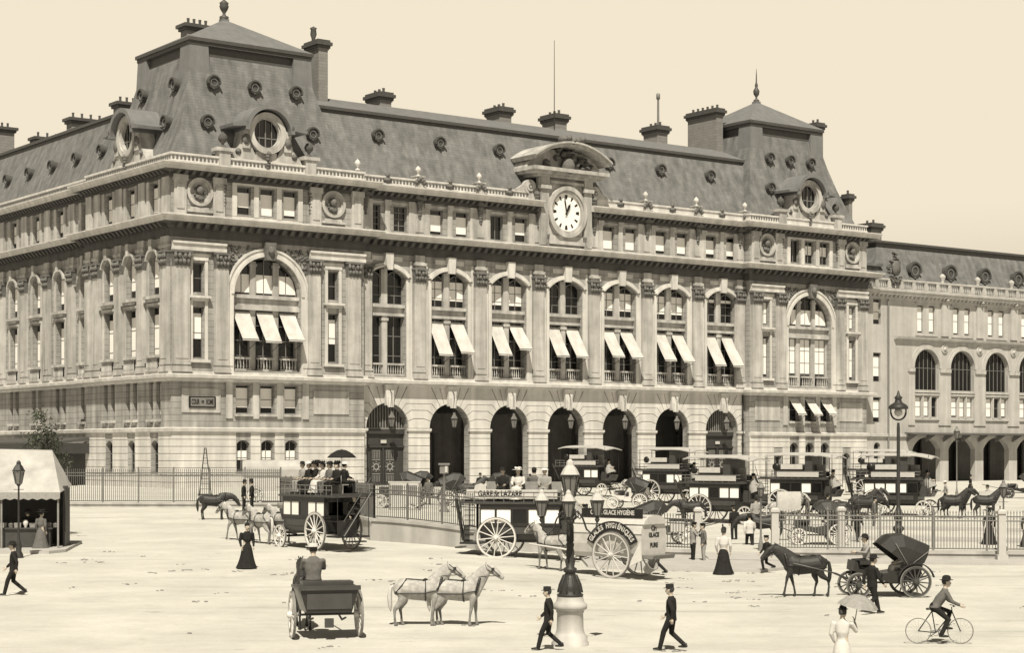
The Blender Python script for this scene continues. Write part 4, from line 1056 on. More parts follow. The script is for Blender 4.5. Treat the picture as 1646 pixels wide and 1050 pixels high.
for i, c in enumerate(WC):
    window(T, (c-2.5, c+2.5, 13.3, 18.75, 2.5), .55, 0, 'arched_window', 0, 5, 1, .09, par=wing)
    for k in (-1, 0, 1): window(T, (c+k*1.55-.62, c+k*1.55+.62, 9.7, 12.4, 0), .3, 0, 'rectangular_window', (.95, .93, .0, .9, .95)[(i*3+k+1) % 5], 0, 1, par=wing, bo=.04)
    for k in (-1, 1): window(T, (c+k*1.15-.62, c+k*1.15+.62, 20.9, 24.6, 0), .35, 0, 'attic_window', .93, 0, 1, par=wing, bo=.06)
    m = MB(T); m.ring((c, 16.25), 2.52, 2.8, -.02, .22, 1, 24, 0, PI); m.ring((c, 16.25), 2.8, 3.15, -.02, .12, 1, 24, 0, PI)
    for s_ in (-1, 1): m.box(c+s_*3.0-.62, c+s_*3.0+.62, -.02, .14, 8.6, 15.7); m.box(*sorted((c+s_*2.55, c+s_*3.7)), -.02, .36, 15.7, 16.2)
    m.box(c-2.5, c+2.5, -.02, .3, 12.95, 13.28); m.box(c-2.5, c+2.5, -.02, .22, 12.6, 12.85); m.box(c-2.5, c+2.5, -.02, .22, 9.3, 9.5)
    for k in (-.5, .5): m.box(c+k*1.55-.1, c+k*1.55+.1, -.02, .15, 9.6, 12.5)
    m.lathe([(.62,-.02),(.62,.15),(.5,.2),(.45,.1),(.3,.1),(.25,.3),(.03,.36)], (c+3.62, 0, 18.9), 16, 1)
    m.box(c-2.2, c+2.2, -.02, .16, 24.8, 25.05); m.box(c-2.2, c+2.2, -.02, .2, 20.5, 20.75)
    m.box(c+3.62-.7, c+3.62+.7, -.02, .3, 20.6, 25.3); m.lathe([(.05,.2),(.32,.5),(.05,.9)], (c+3.62, 0, 25.4), 8, 1)
    m.build('window_dressing', HAZE_STONE, wing)
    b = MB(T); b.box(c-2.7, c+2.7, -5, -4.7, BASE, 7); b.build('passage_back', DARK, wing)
m = MB(); P = [(U0, WV), (U2, WV)]
mould(m, P, [(-.2, 25.0), (.2, 25.05), (.25, 25.5), (.8, 25.7), (.85, 25.95), (1.0, 26.1), (1.0, 26.2), (-.2, 26.25)]); blocks(m, P, .8, .3, .1, .75, 25.35, 25.7); m.build('eaves_cornice', HAZE_STONE, wing)
m = MB(); mould(m, [(104.5, WV), (U2, WV)], [(-.2, 19.85), (.15, 19.85), (.5, 20.0), (.6, 20.3), (-.2, 20.4)]); mould(m, P, [(-.2, 7.0), (.3, 7.05), (.3, 7.4), (-.2, 7.45)]); m.build('string_course', HAZE_STONE, wing)
m = MB(F(WV)); m.box(U0, U2, -.45, -.1, 26.25, 26.6); m.box(U0, U2, -.45, -.05, 27.6, 27.85)
x = U0+.8
while x < U2:
    m.box(x-.3, x+.3, -.45, -.08, 26.6, 27.6)
    for k in range(4): m.lathe([(.06,26.6),(.13,26.9),(.05,27.3),(.09,27.6)], (x+.6+k*.38, -.28, 0), 6)
    x += 2.4
m.build('balustrade', HAZE_STONE, wing)
for c in WC:
    b = MB(); b.lathe([(.25,27.85),(.2,28.1),(.42,28.5),(.42,28.75),(.15,29.0),(.03,29.05)], (c+3.62, WV+.28, 0), 10); b.build('urn', HAZE_STONE, wing)
b = MB(); hip(b, [(102.8, U2, WV+.9, WV+18, 26.3), (104.2, U2, WV+2.6, WV+16, 29.5), (105.4, U2, WV+3.9, WV+14, 32.6)]); rf = b.build('mansard_roof', SLATE, wing)
b = MB(); b.box(105.2, U2, WV+3.7, WV+14.2, 32.6, 33.0); b.box(105.0, U2, WV+3.5, WV+14.4, 33.0, 33.3); b.build('roof_cornice', LEADD, rf)
b = MB(); b.box(RU, 104.6, WV+2.4, WV+14, 26.2, 29.6); b.box(RU, 104.8, WV+2.1, WV+14, 29.6, 30.0); b.build('roof_block', SLATE, wing)
b = MB(); b.box(RU-1.5, 105, WV+8, WV+13, 30, 32.4); b.build('roof_block', SLATE, wing)
for c in WC: oculus(F(WV), c, -2.15, 29.4, .95, 'round_dormer', wing)
u1_ = u_at(1420, 8); 
chimney(1417, 6.0, 2.2, 2.0, 28, 36.0, 2, par=wing)
b = MB(T); rr = random.Random(9); uc = u_at(1441, .8)   # trophy on the balustrade
for i in range(60):
    t = rr.random(); w = .3+1.2*math.sin(PI*min(1, t*1.1)); r = rr.uniform(.14, .32)
    b.lathe([(.03,-.3),(r,0),(.03,.35)], (uc+rr.uniform(-w, w), -.1, 27.0+t*4.3), 6, 1)
b.lathe([(.1,-.1),(.75,.0),(.75,.3),(.1,.35)], (uc, 0, 29.2), 14, 1, sy=1.35)
b.build('carved_trophy', CARV, wing)
b = MB(); b.tube((u_at(1428, .8), .75, 1), (u_at(1428, .8), .75, 25), .12, n=6); b.build('rain_pipe', IRONG, wing)
# iron and glass canopy along the wing
b = MB(F(WV)); b.prism([(.1, 7.5), (1.9, 7.3), (1.9, 7.42), (.1, 7.62)], 106.5, U2, 0); cn = b.build('platform_canopy', LEADD, wing)
b = MB(F(WV))
x = 107
while x < U2: b.prism([(.05, 6.4), (.15, 6.4), (1.7, 7.2), (1.7, 7.3), (.05, 7.4)], x, x+.1, 0); x += 3.62
b.build('canopy_bracket', IRONG, cn)
# ================================================================== CREATURES
CACHE = {}
def person_meshes(pose, sex='m'):
    """returns MBs of the figure facing +X, feet at z=0 (seated: seat at z=.45)"""
    P = {}
    hipz, lean, sit = .90, 0.0, False
    LG = {'stand': [((0,.09,.9),(.02,.10,.49),(-.01,.11,.09)), ((0,-.09,.9),(.0,-.10,.49),(-.02,-.11,.09))],
          'walk': [((0,.09,.9),(.17,.09,.53),(.27,.09,.10)), ((0,-.09,.9),(.02,-.09,.49),(-.34,-.09,.17))],
          'sit': [((0,.09,.55),(.42,.11,.56),(.44,.11,.11)), ((0,-.09,.55),(.42,-.12,.56),(.40,-.12,.11))],
          'ride': [((-.12,.08,.98),(.28,.10,.86),(.16,.10,.46)), ((-.12,-.08,.98),(.20,-.10,.66),(.02,-.10,.27))]}
    LG['arm_up'] = LG['stand']; LG['drive'] = LG['sit']; LG['run'] = [((0,.09,.9),(.30,.09,.62),(.22,.09,.22)), ((0,-.09,.9),(-.02,-.09,.49),(-.42,-.09,.32))]
    AR = {'stand': [((0,.2,1.42),(-.03,.25,1.13),(.05,.23,.87)), ((0,-.2,1.42),(-.03,-.25,1.13),(.05,-.23,.87))],
          'walk': [((0,.2,1.42),(-.12,.25,1.15),(-.10,.24,.90)), ((0,-.2,1.42),(.06,-.25,1.14),(.24,-.22,.94))],
          'sit': [((0,.2,1.05),(.06,.24,.80),(.30,.16,.72)), ((0,-.2,1.05),(.06,-.24,.80),(.30,-.16,.72))],
          'drive': [((0,.2,1.05),(.10,.24,.84),(.38,.10,.86)), ((0,-.2,1.05),(.10,-.24,.84),(.38,-.10,.84))],
          'ride': [((.14,.18,1.40),(.26,.22,1.16),(.46,.2,1.06)), ((.14,-.18,1.40),(.26,-.22,1.16),(.46,-.2,1.06))],
          'arm_up': [((0,.2,1.42),(-.03,.25,1.13),(.06,.2,.9)), ((0,-.2,1.42),(.10,-.28,1.22),(.24,-.20,1.44))]}
    AR['run'] = AR['walk']
    T0 = {'sit': (0,0,.55), 'drive': (0,0,.55), 'ride': (-.12,0,.98)}.get(pose, (0,0,.9))
    sh = {'sit': (0,0,1.05), 'drive': (.02,0,1.05), 'ride': (.13,0,1.40)}.get(pose, (0,0,1.42))
    nk = (sh[0]+.01, 0, sh[2]+.10); hd = (nk[0]+.03, 0, nk[2]+.16)
    mid = tuple(T0[i]*.45+sh[i]*.55 for i in range(3)); wst = tuple(T0[i]*.72+sh[i]*.28 for i in range(3))
    legs = LG[pose]; arms = AR[pose]
    B = MB()
    B.path([T0, wst, mid, sh, nk], [(.15,.10),(.13,.09),(.15,.10),(.15,.08),(.055,.055)], 12)
    B.path([nk, (hd[0]-.02,0,hd[2]-.06)], [.055,.055], 10)
    rings = [(-.125,.035,.045,.02),(-.09,.06,.075,.015),(-.03,.075,.095,.0),(.04,.08,.10,-.005),(.09,.065,.085,-.01),(.12,.03,.04,-.01)]
    B.loft([[(hd[0]+dx+ry*math.cos(a), hd[1]+rx*math.sin(a), hd[2]+z) for a in [2*PI*i/14 for i in range(14)]] for z, rx, ry, dx in rings])
    B.path([(hd[0]+.085,0,hd[2]+.01),(hd[0]+.118,0,hd[2]-.03)], [.012,.017], 6)         # nose
    B.path([(hd[0]+.075,-.02,hd[2]-.066),(hd[0]+.075,.02,hd[2]-.066)], [.013,.013], 6)    # mouth
    for s in (-1, 1): B.path([(hd[0]-.005,s*.078,hd[2]-.035),(hd[0]-.015,s*.086,hd[2]+.02)], [.012,.018], 6)
    for l in legs: B.path(list(l), [.075,.05,.035], 10)
    for a in arms: B.path(list(a), [.045,.036,.026], 8)
    H = MB()
    for s, a in zip((1,-1), arms):          # hands: palm, four bent fingers, thumb from the side
        w = Vector(a[2]); dr = (w-Vector(a[1])).normalized(); sd = V(0,s,0); inn = V(0,-s,0)
        fw = dr.cross(sd).normalized()*s
        if fw.x < 0: fw = -fw
        H.path([w-dr*.01, w+dr*.05, w+dr*.085], [(.014,.026),(.016,.038),(.014,.036)], 8, lat=tuple(inn))
        for k, (o, L) in enumerate(zip((.027,.009,-.009,-.026), (.066,.075,.07,.055))):
            p0 = w+dr*.085+fw*o; H.path([p0, p0+dr*L*.5+inn*.006, p0+dr*L*.85+inn*.03], [.0085,.008,.007], 6)
        p0 = w+dr*.03+fw*.03; H.path([p0, p0+fw*.03+dr*.025+inn*.01, p0+fw*.035+dr*.055+inn*.02], [.011,.010,.008], 6)
    P['body'] = remesh(B, 'body', None, .017, H)
    C = MB()
    tw = 1.0 if sex == 'm' else .82
    if sex == 'm':
        hem = tuple(T0[i]*1.12-sh[i]*.12 for i in range(3)) if pose not in ('sit','drive','ride') else T0
        C.path([hem, T0, wst, mid, (sh[0],0,sh[2]-.03), (sh[0],0,sh[2]+.03), nk], [(.185,.135),(.18,.13),(.165,.12),(.19,.13),(.205,.115),(.15,.09),(.07,.07)], 16, rnd=False)
        for a in arms: C.path([a[0], a[1], tuple(a[1][i]*.12+a[2][i]*.88 for i in range(3))], [.066,.055,.046], 10)
    else:
        C.path([T0, wst, mid, (sh[0],0,sh[2]-.03), (sh[0],0,sh[2]+.03), nk], [(.15,.115),(.115,.095),(.155,.13),(.17,.10),(.13,.08),(.06,.06)], 16, rnd=False)
        for a in arms: C.path([a[0], a[1], tuple(a[1][i]*.1+a[2][i]*.9 for i in range(3))], [.068,.058,.034], 10)
    P['jacket'] = remesh(C, 'jacket', None, .02, None, 1)
    C = MB()
    if sex == 'm' or pose == 'ride':
        C.path([(T0[0],0,T0[2]+.08), T0, (T0[0],0,T0[2]-.06)], [(.15,.115),(.165,.125),(.14,.11)], 14)
        for l in legs: C.path([l[0], l[1], tuple(l[2][i]+(0,0,-.02)[i] for i in range(3))], [.098,.073,.058], 10)
        P['trousers'] = remesh(C, 'trousers', None, .02, None, 1)
    elif pose in ('sit','drive'):
        C.path([(0,0,.6),(.2,0,.58),(.44,0,.58)], [(.17,.10),(.22,.11),(.2,.08)], 14); C.path([(.42,0,.6),(.46,0,.3),(.5,0,.05)], [(.2,.1),(.23,.14),(.27,.2)], 14, rnd=False)
        P['skirt'] = remesh(C, 'skirt', None, .022, None, 1)
    else:
        rings = []
        for z, r in ((1.0,.115),(.92,.165),(.8,.20),(.6,.235),(.4,.275),(.2,.33),(.08,.38),(.03,.40)):
            rings.append([(-.04*(1-z)+r*(1+.06*(1-z)*math.cos(9*a+z*2))*math.cos(a)*(1.0), r*.9*(1+.06*(1-z)*math.cos(9*a+z*2))*math.sin(a), z) for a in [2*PI*i/36 for i in range(36)]])
        C.loft(rings); P['skirt'] = C.mesh('skirt', None)
    C = MB()
    for l_i, l in enumerate(legs):
        if l_i: C = MB()
        a = l[2]; C.path([(a[0]-.03,a[1],a[2]-.03),(a[0]+.06,a[1],a[2]-.045),(a[0]+.17,a[1],a[2]-.055)], [(.04,.045),(.045,.04),(.035,.025)], 8); C.path([(a[0],a[1],a[2]+.03),(a[0],a[1],a[2]-.03)], [.045,.045], 8)
        P['shoe%d' % l_i] = C.mesh('shoe', None)
    C = MB()
    C.loft([[(hd[0]+dx+ry*math.cos(a), hd[1]+rx*math.sin(a), hd[2]+z) for a in [2*PI*i/14 for i in range(14)]] for z, rx, ry, dx in ((-.05,.074,.06,-.035),(.0,.088,.085,-.03),(.05,.09,.10,-.02),(.10,.075,.092,-.012),(.135,.035,.045,-.01))])
    if sex == 'f': C.path([(hd[0]-.10,0,hd[2]+.03),(hd[0]-.12,0,hd[2]-.02)], [.06,.05], 8)
    P['hair'] = C.mesh('hair', None)
    C = MB()
    for s in (-1, 1): C.lathe([(.003,-.008),(.011,-.004),(.011,.004),(.003,.008)], (hd[0]+.083, s*.03, hd[2]+.012), 6, 0)
    C.path([(hd[0]+.095,-.028,hd[2]-.05),(hd[0]+.103,0,hd[2]-.046),(hd[0]+.095,.028,hd[2]-.05)], .009, 5)
    P['eyes'] = C.mesh('eyes', None)
    return P, hd
def hat_mesh(kind):
    C = MB()
    if kind == 'cap': C.loft([[(dx+r*1.08*math.cos(a), r*math.sin(a), z) for a in [2*PI*i/16 for i in range(16)]] for z, r, dx in ((.06,.098,0),(.11,.10,0),(.13,.118,.0),(.155,.115,.0),(.165,.05,.0))]); C.prism([(.07,-.07),(.16,-.045),(.175,0),(.16,.045),(.07,.07)], .06, .072, 2)
    elif kind == 'kepi': C.loft([[(r*1.08*math.cos(a), r*math.sin(a), z) for a in [2*PI*i/16 for i in range(16)]] for z, r in ((.05,.099),(.17,.094),(.175,.05))]); C.prism([(.07,-.07),(.15,-.045),(.165,0),(.15,.045),(.07,.07)], .05, .062, 2)
    elif kind == 'bowler': C.lathe([(.15,.062),(.155,.072),(.10,.07),(.098,.12),(.085,.17),(.04,.195),(.01,.198)], (0,0,0), 18, sx=1.1)
    elif kind == 'top': C.lathe([(.145,.065),(.15,.075),(.098,.072),(.09,.18),(.1,.25),(.02,.255)], (0,0,0), 18, sx=1.1)
    elif kind == 'boater': C.lathe([(.17,.075),(.17,.087),(.10,.087),(.10,.16),(.02,.163)], (0,0,0), 18, sx=1.05)
    elif kind == 'wide': 
        C.lathe([(.24,.08),(.25,.095),(.12,.10),(.11,.15),(.06,.19),(.01,.2)], (0,0,0), 20, sx=1.0)
        for i in range(7): C.lathe([(.01,0),(.05,.03),(.04,.07),(.01,.09)], (.1*math.cos(i), .1*math.sin(i), .11+.02*(i % 2)), 7)
    elif kind == 'small': C.lathe([(.11,.08),(.12,.095),(.09,.10),(.07,.17),(.01,.2)], (0,0,0), 14); C.path([(-.03,.02,.15),(-.05,.03,.25),(-.01,.03,.31)], [.02,.03,.01], 6)
    elif kind == 'coach': C.lathe([(.15,.062),(.16,.074),(.10,.07),(.105,.2),(.02,.22)], (0,0,0), 18, sx=1.1)
    return C.mesh('hat', None)
def setm(me, m):
    q = me.copy(); q.materials.clear(); q.materials.append(m); return q
def person(loc, rz, label, pose='stand', sex='m', hat='bowler', top=None, bot=None, hatm=None, scale=1.0, group=None, cat='person'):
    key = ('P', pose, sex)
    if key not in CACHE: CACHE[key] = person_meshes(pose, sex)
    P, hd = CACHE[key]; top = top or CL_D; bot = bot or top
    r = empty('person', loc, rz, label, cat, group); r.scale = (scale*1.1, scale*1.15, scale)
    for k, m in (('body', SKIN), ('jacket', top), ('trousers', bot), ('skirt', bot), ('shoe0', LEATH), ('shoe1', LEATH), ('hair', HAIR), ('eyes', BLACK)):
        if k in P:
            kk = key+(k, m.name)
            if kk not in CACHE: CACHE[kk] = setm(P[k], m)
            link({'jacket': 'blouse' if sex == 'f' else 'jacket', 'shoe0': 'shoe', 'shoe1': 'shoe'}.get(k, k), CACHE[kk], r)
    if hat:
        m = hatm or CL_D; kk = ('H', hat, m.name)
        if ('H', hat) not in CACHE: CACHE[('H', hat)] = hat_mesh(hat)
        if kk not in CACHE: CACHE[kk] = setm(CACHE[('H', hat)], m)
        h = link('hat', CACHE[kk], r); h.location = hd
    return r
# ------------------------------------------------------------------ horse, facing +X
def horse_meshes(pose):
    B = MB()
    B.path([(-.80,0,1.22),(-.62,0,1.28),(-.25,0,1.22),(.15,0,1.19),(.48,0,1.25),(.68,0,1.22)], [(.17,.23),(.30,.34),(.31,.34),(.30,.35),(.27,.37),(.17,.28)], 16)
    if pose == 'down': nk = [(.50,0,1.36),(.80,0,1.48),(1.10,0,1.50),(1.30,0,1.44)]; hd = [(1.28,0,1.47),(1.45,0,1.27),(1.62,0,1.00),(1.68,0,.90)]
    elif pose == 'walk': nk = [(.50,0,1.36),(.78,0,1.62),(1.05,0,1.80),(1.18,0,1.86)]; hd = [(1.14,0,1.89),(1.33,0,1.76),(1.55,0,1.54),(1.63,0,1.46)]
    else: nk = [(.50,0,1.36),(.74,0,1.66),(.94,0,1.92),(1.04,0,2.00)]; hd = [(.98,0,2.02),(1.20,0,1.92),(1.44,0,1.72),(1.53,0,1.64)]
    B.path(nk, [(.19,.36),(.15,.28),(.12,.21),(.10,.15)], 12)
    B.path(hd, [(.10,.14),(.11,.155),(.075,.10),(.068,.078)], 12)
    e0 = Vector(hd[0])+V(-.01,0,.08)
    for s in (-1, 1): B.path([e0+V(.0,s*.05,0), e0+V(-.02,s*.065,.09), e0+V(0,s*.07,.16)], [(.03,.022),(.03,.018),(.012,.008)], 8)
    F_ = {'stand': [(.52,.09),(.50,-.10)], 'down': [(.52,.02),(.50,.0)], 'walk': [(.52,.26),(.50,-.20)]}[pose]
    for s, (x, o) in zip((1,-1), F_):
        y = s*.15; lift = .1 if (pose == 'walk' and o > 0) else 0
        B.path([(x,y,1.2),(x+.02,y,.95),(x+o*.5+.02,y,.66+lift),(x+o*.8,y,.36+lift),(x+o,y,.14+lift*.5),(x+o+.03,y,.03+lift*.5)], [(.12,.17),(.09,.12),(.062,.072),(.036,.043),(.044,.05),(.066,.075)], 10)
    G_ = {'stand': [-.13, .10], 'down': [.0, .05], 'walk': [.24, -.22]}[pose]
    for s, o in zip((-1,1), G_):
        y = s*.15; lift = .08 if (pose == 'walk' and o < 0) else 0
        B.path([(-.62,y,1.25),(-.52+o*.2,y,.98),(-.58+o*.5,y,.80),(-.74+o*.8,y,.56+lift),(-.72+o,y,.34+lift),(-.70+o,y,.13+lift*.5),(-.66+o,y,.03+lift*.5)], [(.14,.24),(.12,.19),(.085,.13),(.05,.07),(.038,.043),(.045,.05),(.066,.075)], 10)
    P = {'body': remesh(B, 'body', None, .028, None, 3)}
    C = MB()
    for a, b_ in zip(nk, nk[1:]):
        for t in (0, .33, .66):
            p = Vector(a).lerp(Vector(b_), t)+V(-.08,0,.16); C.path([p+V(.03,0,.03), p+V(-.03,.06,-.10), p+V(-.02,.10,-.2)], [(.03,.035),(.02,.045),(.01,.02)], 6)
    p = Vector(hd[0]); C.path([p+V(-.02,0,.1), p+V(.10,0,.08), p+V(.18,0,-.02)], [.03,.035,.012], 6)
    P['mane'] = C.mesh('mane', None)
    C = MB(); C.path([(-.84,0,1.40),(-.98,0,1.30),(-1.02,0,1.0),(-1.0,0,.68),(-.98,0,.5)], [.045,.06,.085,.07,.02], 8); P['tail'] = C.mesh('tail', None)
    C = MB()      # harness
    def strap(pts, r=.024): C.path(pts, [(r*2.0, r)]*len(pts), 6, rnd=False)
    n0 = Vector(nk[0])+V(.14,0,.06); C.ring((0,0), .25, .31, 0, 0, 0) if False else None
    for k in range(18):
        a0, a1 = 2*PI*k/18, 2*PI*(k+1)/18
        f = lambda a: (n0.x+.10*math.sin(a)-.02+.05, .235*math.cos(a), n0.z-.09+.37*math.sin(a))
        C.path([f(a0), f(a1)], [.05,.05], 6, rnd=False)
    for s in (-1, 1):
        strap([(.62,s*.25,1.22),(.1,s*.315,1.12),(-.5,s*.30,1.12),(-.85,s*.17,1.12)]); strap([(-.45,s*.1,1.59),(-.6,s*.28,1.4),(-.8,s*.2,1.15)])
        strap([(.2,s*.04,1.545),(.2,s*.24,1.4),(.19,s*.305,1.15),(.2,s*.2,.9),(.2,s*.04,.855)])
        h0, h1, h2 = Vector(hd[0]), Vector(hd[1]), Vector(hd[2])
        strap([h0+V(-.04,s*.06,.06), h0+V(.02,s*.105,-.08), h1+V(.02,s*.11,-.09)], .012); strap([h0+V(.02,s*.08,.08), h1+V(0,s*.105,.02), h2+V(0,s*.075,-.0)], .012)
        C.prism([(h1.x-.06, h1.z-.03), (h1.x+.05, h1.z-.01), (h1.x+.05, h1.z+.08), (h1.x-.05, h1.z+.08)], s*.11, s*.125, 1)
        strap([h2+V(-.02,s*.07,0), Vector(nk[1])+V(.05,s*.14,.05), (.3,s*.1,1.56)], .009)
    strap([(-.9,0,1.42),(-.4,0,1.60),(.2,0,1.55),(.5,0,1.63)])
    C.path([(.12,0,1.55),(.2,0,1.6),(.28,0,1.56)], [(.12,.03)]*3, 8)
    h2 = Vector(hd[2]); strap([h2+V(-.04,.06,.06), h2+V(.01,0,.095), h2+V(-.04,-.06,.06)], .011)
    P['harness'] = C.mesh('harness', None)
    C = MB()
    for s in (-1, 1): q = Vector(hd[1])+V(-.03,s*.092,.045); C.lathe([(.004,-.02),(.02,0),(.004,.02)], tuple(q), 6, 1)
    P['eyes'] = C.mesh('eyes', None)
    return P
def horse(loc, rz, label, coat=None, pose='stand', mane=None, harness=True, scale=.92, group=None):
    key = ('E', pose)
    if key not in CACHE: CACHE[key] = horse_meshes(pose)
    P = CACHE[key]; coat = coat or H_D; mane = mane or (MANEW if coat is H_W else MANED)
    r = empty('horse', loc, rz, label, 'horse', group); r.scale = (scale,)*3
    for k, m in (('body', coat), ('mane', mane), ('tail', mane), ('harness', LEATH), ('eyes', BLACK)):
        if k == 'harness' and not harness: continue
        kk = key+(k, m.name)
        if kk not in CACHE: CACHE[kk] = setm(P[k], m)
        link(k, CACHE[kk], r)
    return r
# ------------------------------------------------------------------ wheels, axis along Y
def wheel(par, c, r, n=12, m=None, w=.07, name='wheel'):
    key = ('wheel', r, n, (m or CREAM2).name)
    if key not in CACHE:
        b = MB(); b.ring((0,0), r-.10, r-.03, -w/2, w/2, 1, 32); b.lathe([(.06,-w*2.4),(.10,-w*1.6),(.11,-w*.8),(.11,w*.8),(.10,w*1.6),(.06,w*2.4)], (0,0,0), 10, 1)
        for i in range(n):
            a = 2*PI*i/n+.1; b.path([(.09*math.cos(a),0,.09*math.sin(a)),((r-.08)*math.cos(a),0,(r-.08)*math.sin(a))], [.03,.022], 6, rnd=False)
        me = b.mesh('wheel', m or CREAM2); t = MB(); t.ring((0,0), r-.03, r, -w*.55, w*.55, 1, 32); CACHE[key] = (me, t.mesh('tyre', TYRE))
    me, ty = CACHE[key]; o = link(name, me, par); o.location = c; t = link('tyre', ty, o); return o
def local(root, x, y, z=0):     # world point from a root's frame
    a = root.rotation_euler[2]; l = root.location
    return (l[0]+x*math.cos(a)-y*math.sin(a), l[1]+x*math.sin(a)+y*math.cos(a), l[2]+z)
# ------------------------------------------------------------------ omnibus, travelling +X, origin below the body centre
def omnibus(loc, rz, label, canopy=False, group='horse omnibuses', pale=False, name='horse_omnibus', panes=None, sign=True, rr=.88, seed=1):
    R = random.Random(seed); r = empty(name, loc, rz, label, 'omnibus', group)
    x0, x1, w = -1.9, 1.7, .93
    b = MB()      # lower body with a curved tuck-under
    prof = [(-w+.12, .85), (-w+.02, 1.05), (-w, 1.45), (w, 1.45), (w-.02, 1.05), (w-.12, .85)]
    b.prism(prof, x0, x1, 0); b.box(x0-.02, x1+.02, -w-.03, w+.03, 1.45, 1.52)
    b.build('body', COACHB if pale else COACH, r)
    b = MB(); b.box(x0+.6, x1-.3, -w-.012, -w+.01, 1.1, 1.38); b.box(x0+.6, x1-.3, w-.01, w+.012, 1.1, 1.38); b.build('side_panel', COACHB, r)
    b = MB(); n = 5       # upper frame with window openings
    for s in (-1, 1):
        for i in range(n+1):
            x = x0+(x1-x0)*i/n; b.box(x-.05 if i else x, x+.05 if i < n else x, s*w-.03, s*w+.03, 1.52, 2.3)
        b.box(x0, x1, s*w-.035, s*w+.035, 2.18, 2.42); b.box(x0, x1, s*w-.035, s*w+.035, 1.50, 1.58)
    for x in (x0, x1-.06): b.box(x, x+.06, -w, w, 2.2, 2.42); b.box(x, x+.06, -w, -w+.2, 1.52, 2.3); b.box(x, x+.06, w-.2, w, 1.52, 2.3); b.box(x, x+.06, -w, w, 1.4, 1.6) 
    b.build('window_frame', COACH if not pale else CREAM, r)
    for s in (-1, 1):
        for i in range(n):
            x = x0+(x1-x0)*(i+.5)/n; g = MB(); g.box(x-.31, x+.31, s*w-.008, s*w+.008, 1.56, 2.2)
            shade = (panes[i] if panes else R.random() < .55)
            g.build('window', BLIND if shade else GLASS, r)
    g = MB(); g.box(x1-.01, x1+.0, -w+.2, w-.2, 1.6, 2.2); g.build('window', GLASS, r)
    b = MB(); b.box(x0-.85, x1+.25, -w-.12, w+.12, 2.42, 2.50); b.prism([(-w-.12, 2.5), (w+.12, 2.5), (w-.2, 2.58), (-w+.2, 2.58)], x0-.8, x1+.2, 0); b.build('roof', COACHB, r)
    # knifeboard bench and rail on the roof
    b = MB(); b.box(x0+.1, x1-.1, -.12, .12, 2.58, 2.95); b.box(x0+.1, x1-.1, -.42, .42, 2.95, 3.0); b.box(x0+.1, x1-.1, -.03, .03, 3.0, 3.4); b.build('bench', WOOD, r)
    b = MB()
    for s in (-1, 1):
        for z in (2.75, 2.95): b.tube((x0-.7, s*(w+.08), z), (x1+.1, s*(w+.08), z), .018, n=5)
        k = x0-.7
        while k < x1+.2: b.tube((k, s*(w+.08), 2.5), (k, s*(w+.08), 2.95), .016, n=5); k += .45
    b.build('roof_rail', TYRE, r)
    # rear platform and curving stairs
    b = MB(); b.box(x0-.95, x0, -w+.08, w-.08, .62, .70); b.box(x0-1.25, x0-.95, -.5, .5, .42, .48); b.build('rear_platform', COACH, r)
    b = MB(); N = 9
    for i in range(N):
        t = i/(N-1); x = x0-.88+.35*math.sin(t*1.6); y = .55-1.35*t; z = .75+1.85*t; b.box(x-.25, x+.2, y-.1, y+.1, z-.03, z)
    b.path([(x0-1.12, .65-1.45*t, .7+1.95*t) for t in [i/6 for i in range(7)]], [(.02,.09)]*7, 6, rnd=False)
    b.path([(x0-1.12, .65-1.45*t, 1.35+1.95*t) for t in [i/6 for i in range(7)]], .018, 5, rnd=False)
    b.build('stairs', COACHB, r)
    b = MB()
    for y in (-w+.1, w-.1): b.tube((x0-.9, y, .65), (x0-.9, y, 2.45), .02, n=5)
    b.tube((x0-.9, w-.1, 1.35), (x0-.02, w-.1, 1.35), .018, n=5); b.box(x0-.92, x0-.88, -.2, w-.1, .7, 1.4); b.build('platform_rail', COACH, r)
    # driver's box
    b = MB(); b.prism([(x1, 1.3), (x1+.75, 1.3), (x1+1.0, 1.75), (x1+.95, 1.8), (x1+.7, 1.45), (x1+.5, 1.5), (x1+.5, 2.0), (x1+.1, 2.0), (x1, 2.4)], -.55, .55, 1); b.build('driver_box', COACHB, r)
    b = MB(); b.box(x0+.3, x0+.6, -.55, .55, .78, .86); b.tube((x0+.75, -w+.02, rr), (x0+.75, w-.02, rr), .05, n=8); b.box(x0+.1, x1+.6, -.3, -.2, .7, .84); b.box(x0+.1, x1+.6, .2, .3, .7, .84)
    b.tube((x1+.35, -w+.1, .55), (x1+.35, w-.1, .55), .05, n=8); b.tube((x1+.35, 0, .6), (x1+3.2, 0, .85), .045, n=6); b.box(x1+1.0, x1+1.1, -.65, .65, .62, .7); b.build('undercarriage', COACH, r)
    for s in (-1, 1): wheel(r, (x0+.75, s*(w+.05), rr), rr, 14); wheel(r, (x1+.35, s*(w-.02), .55), .55, 10)
    if sign:
        for s in (-1, 1): b = MB(); b.box(x0+.5, x1-.2, s*(w+.10)-.012, s*(w+.10)+.012, 2.6, 2.92); b.build('route_board', CREAM if R.random() < .6 else COACHB, r)
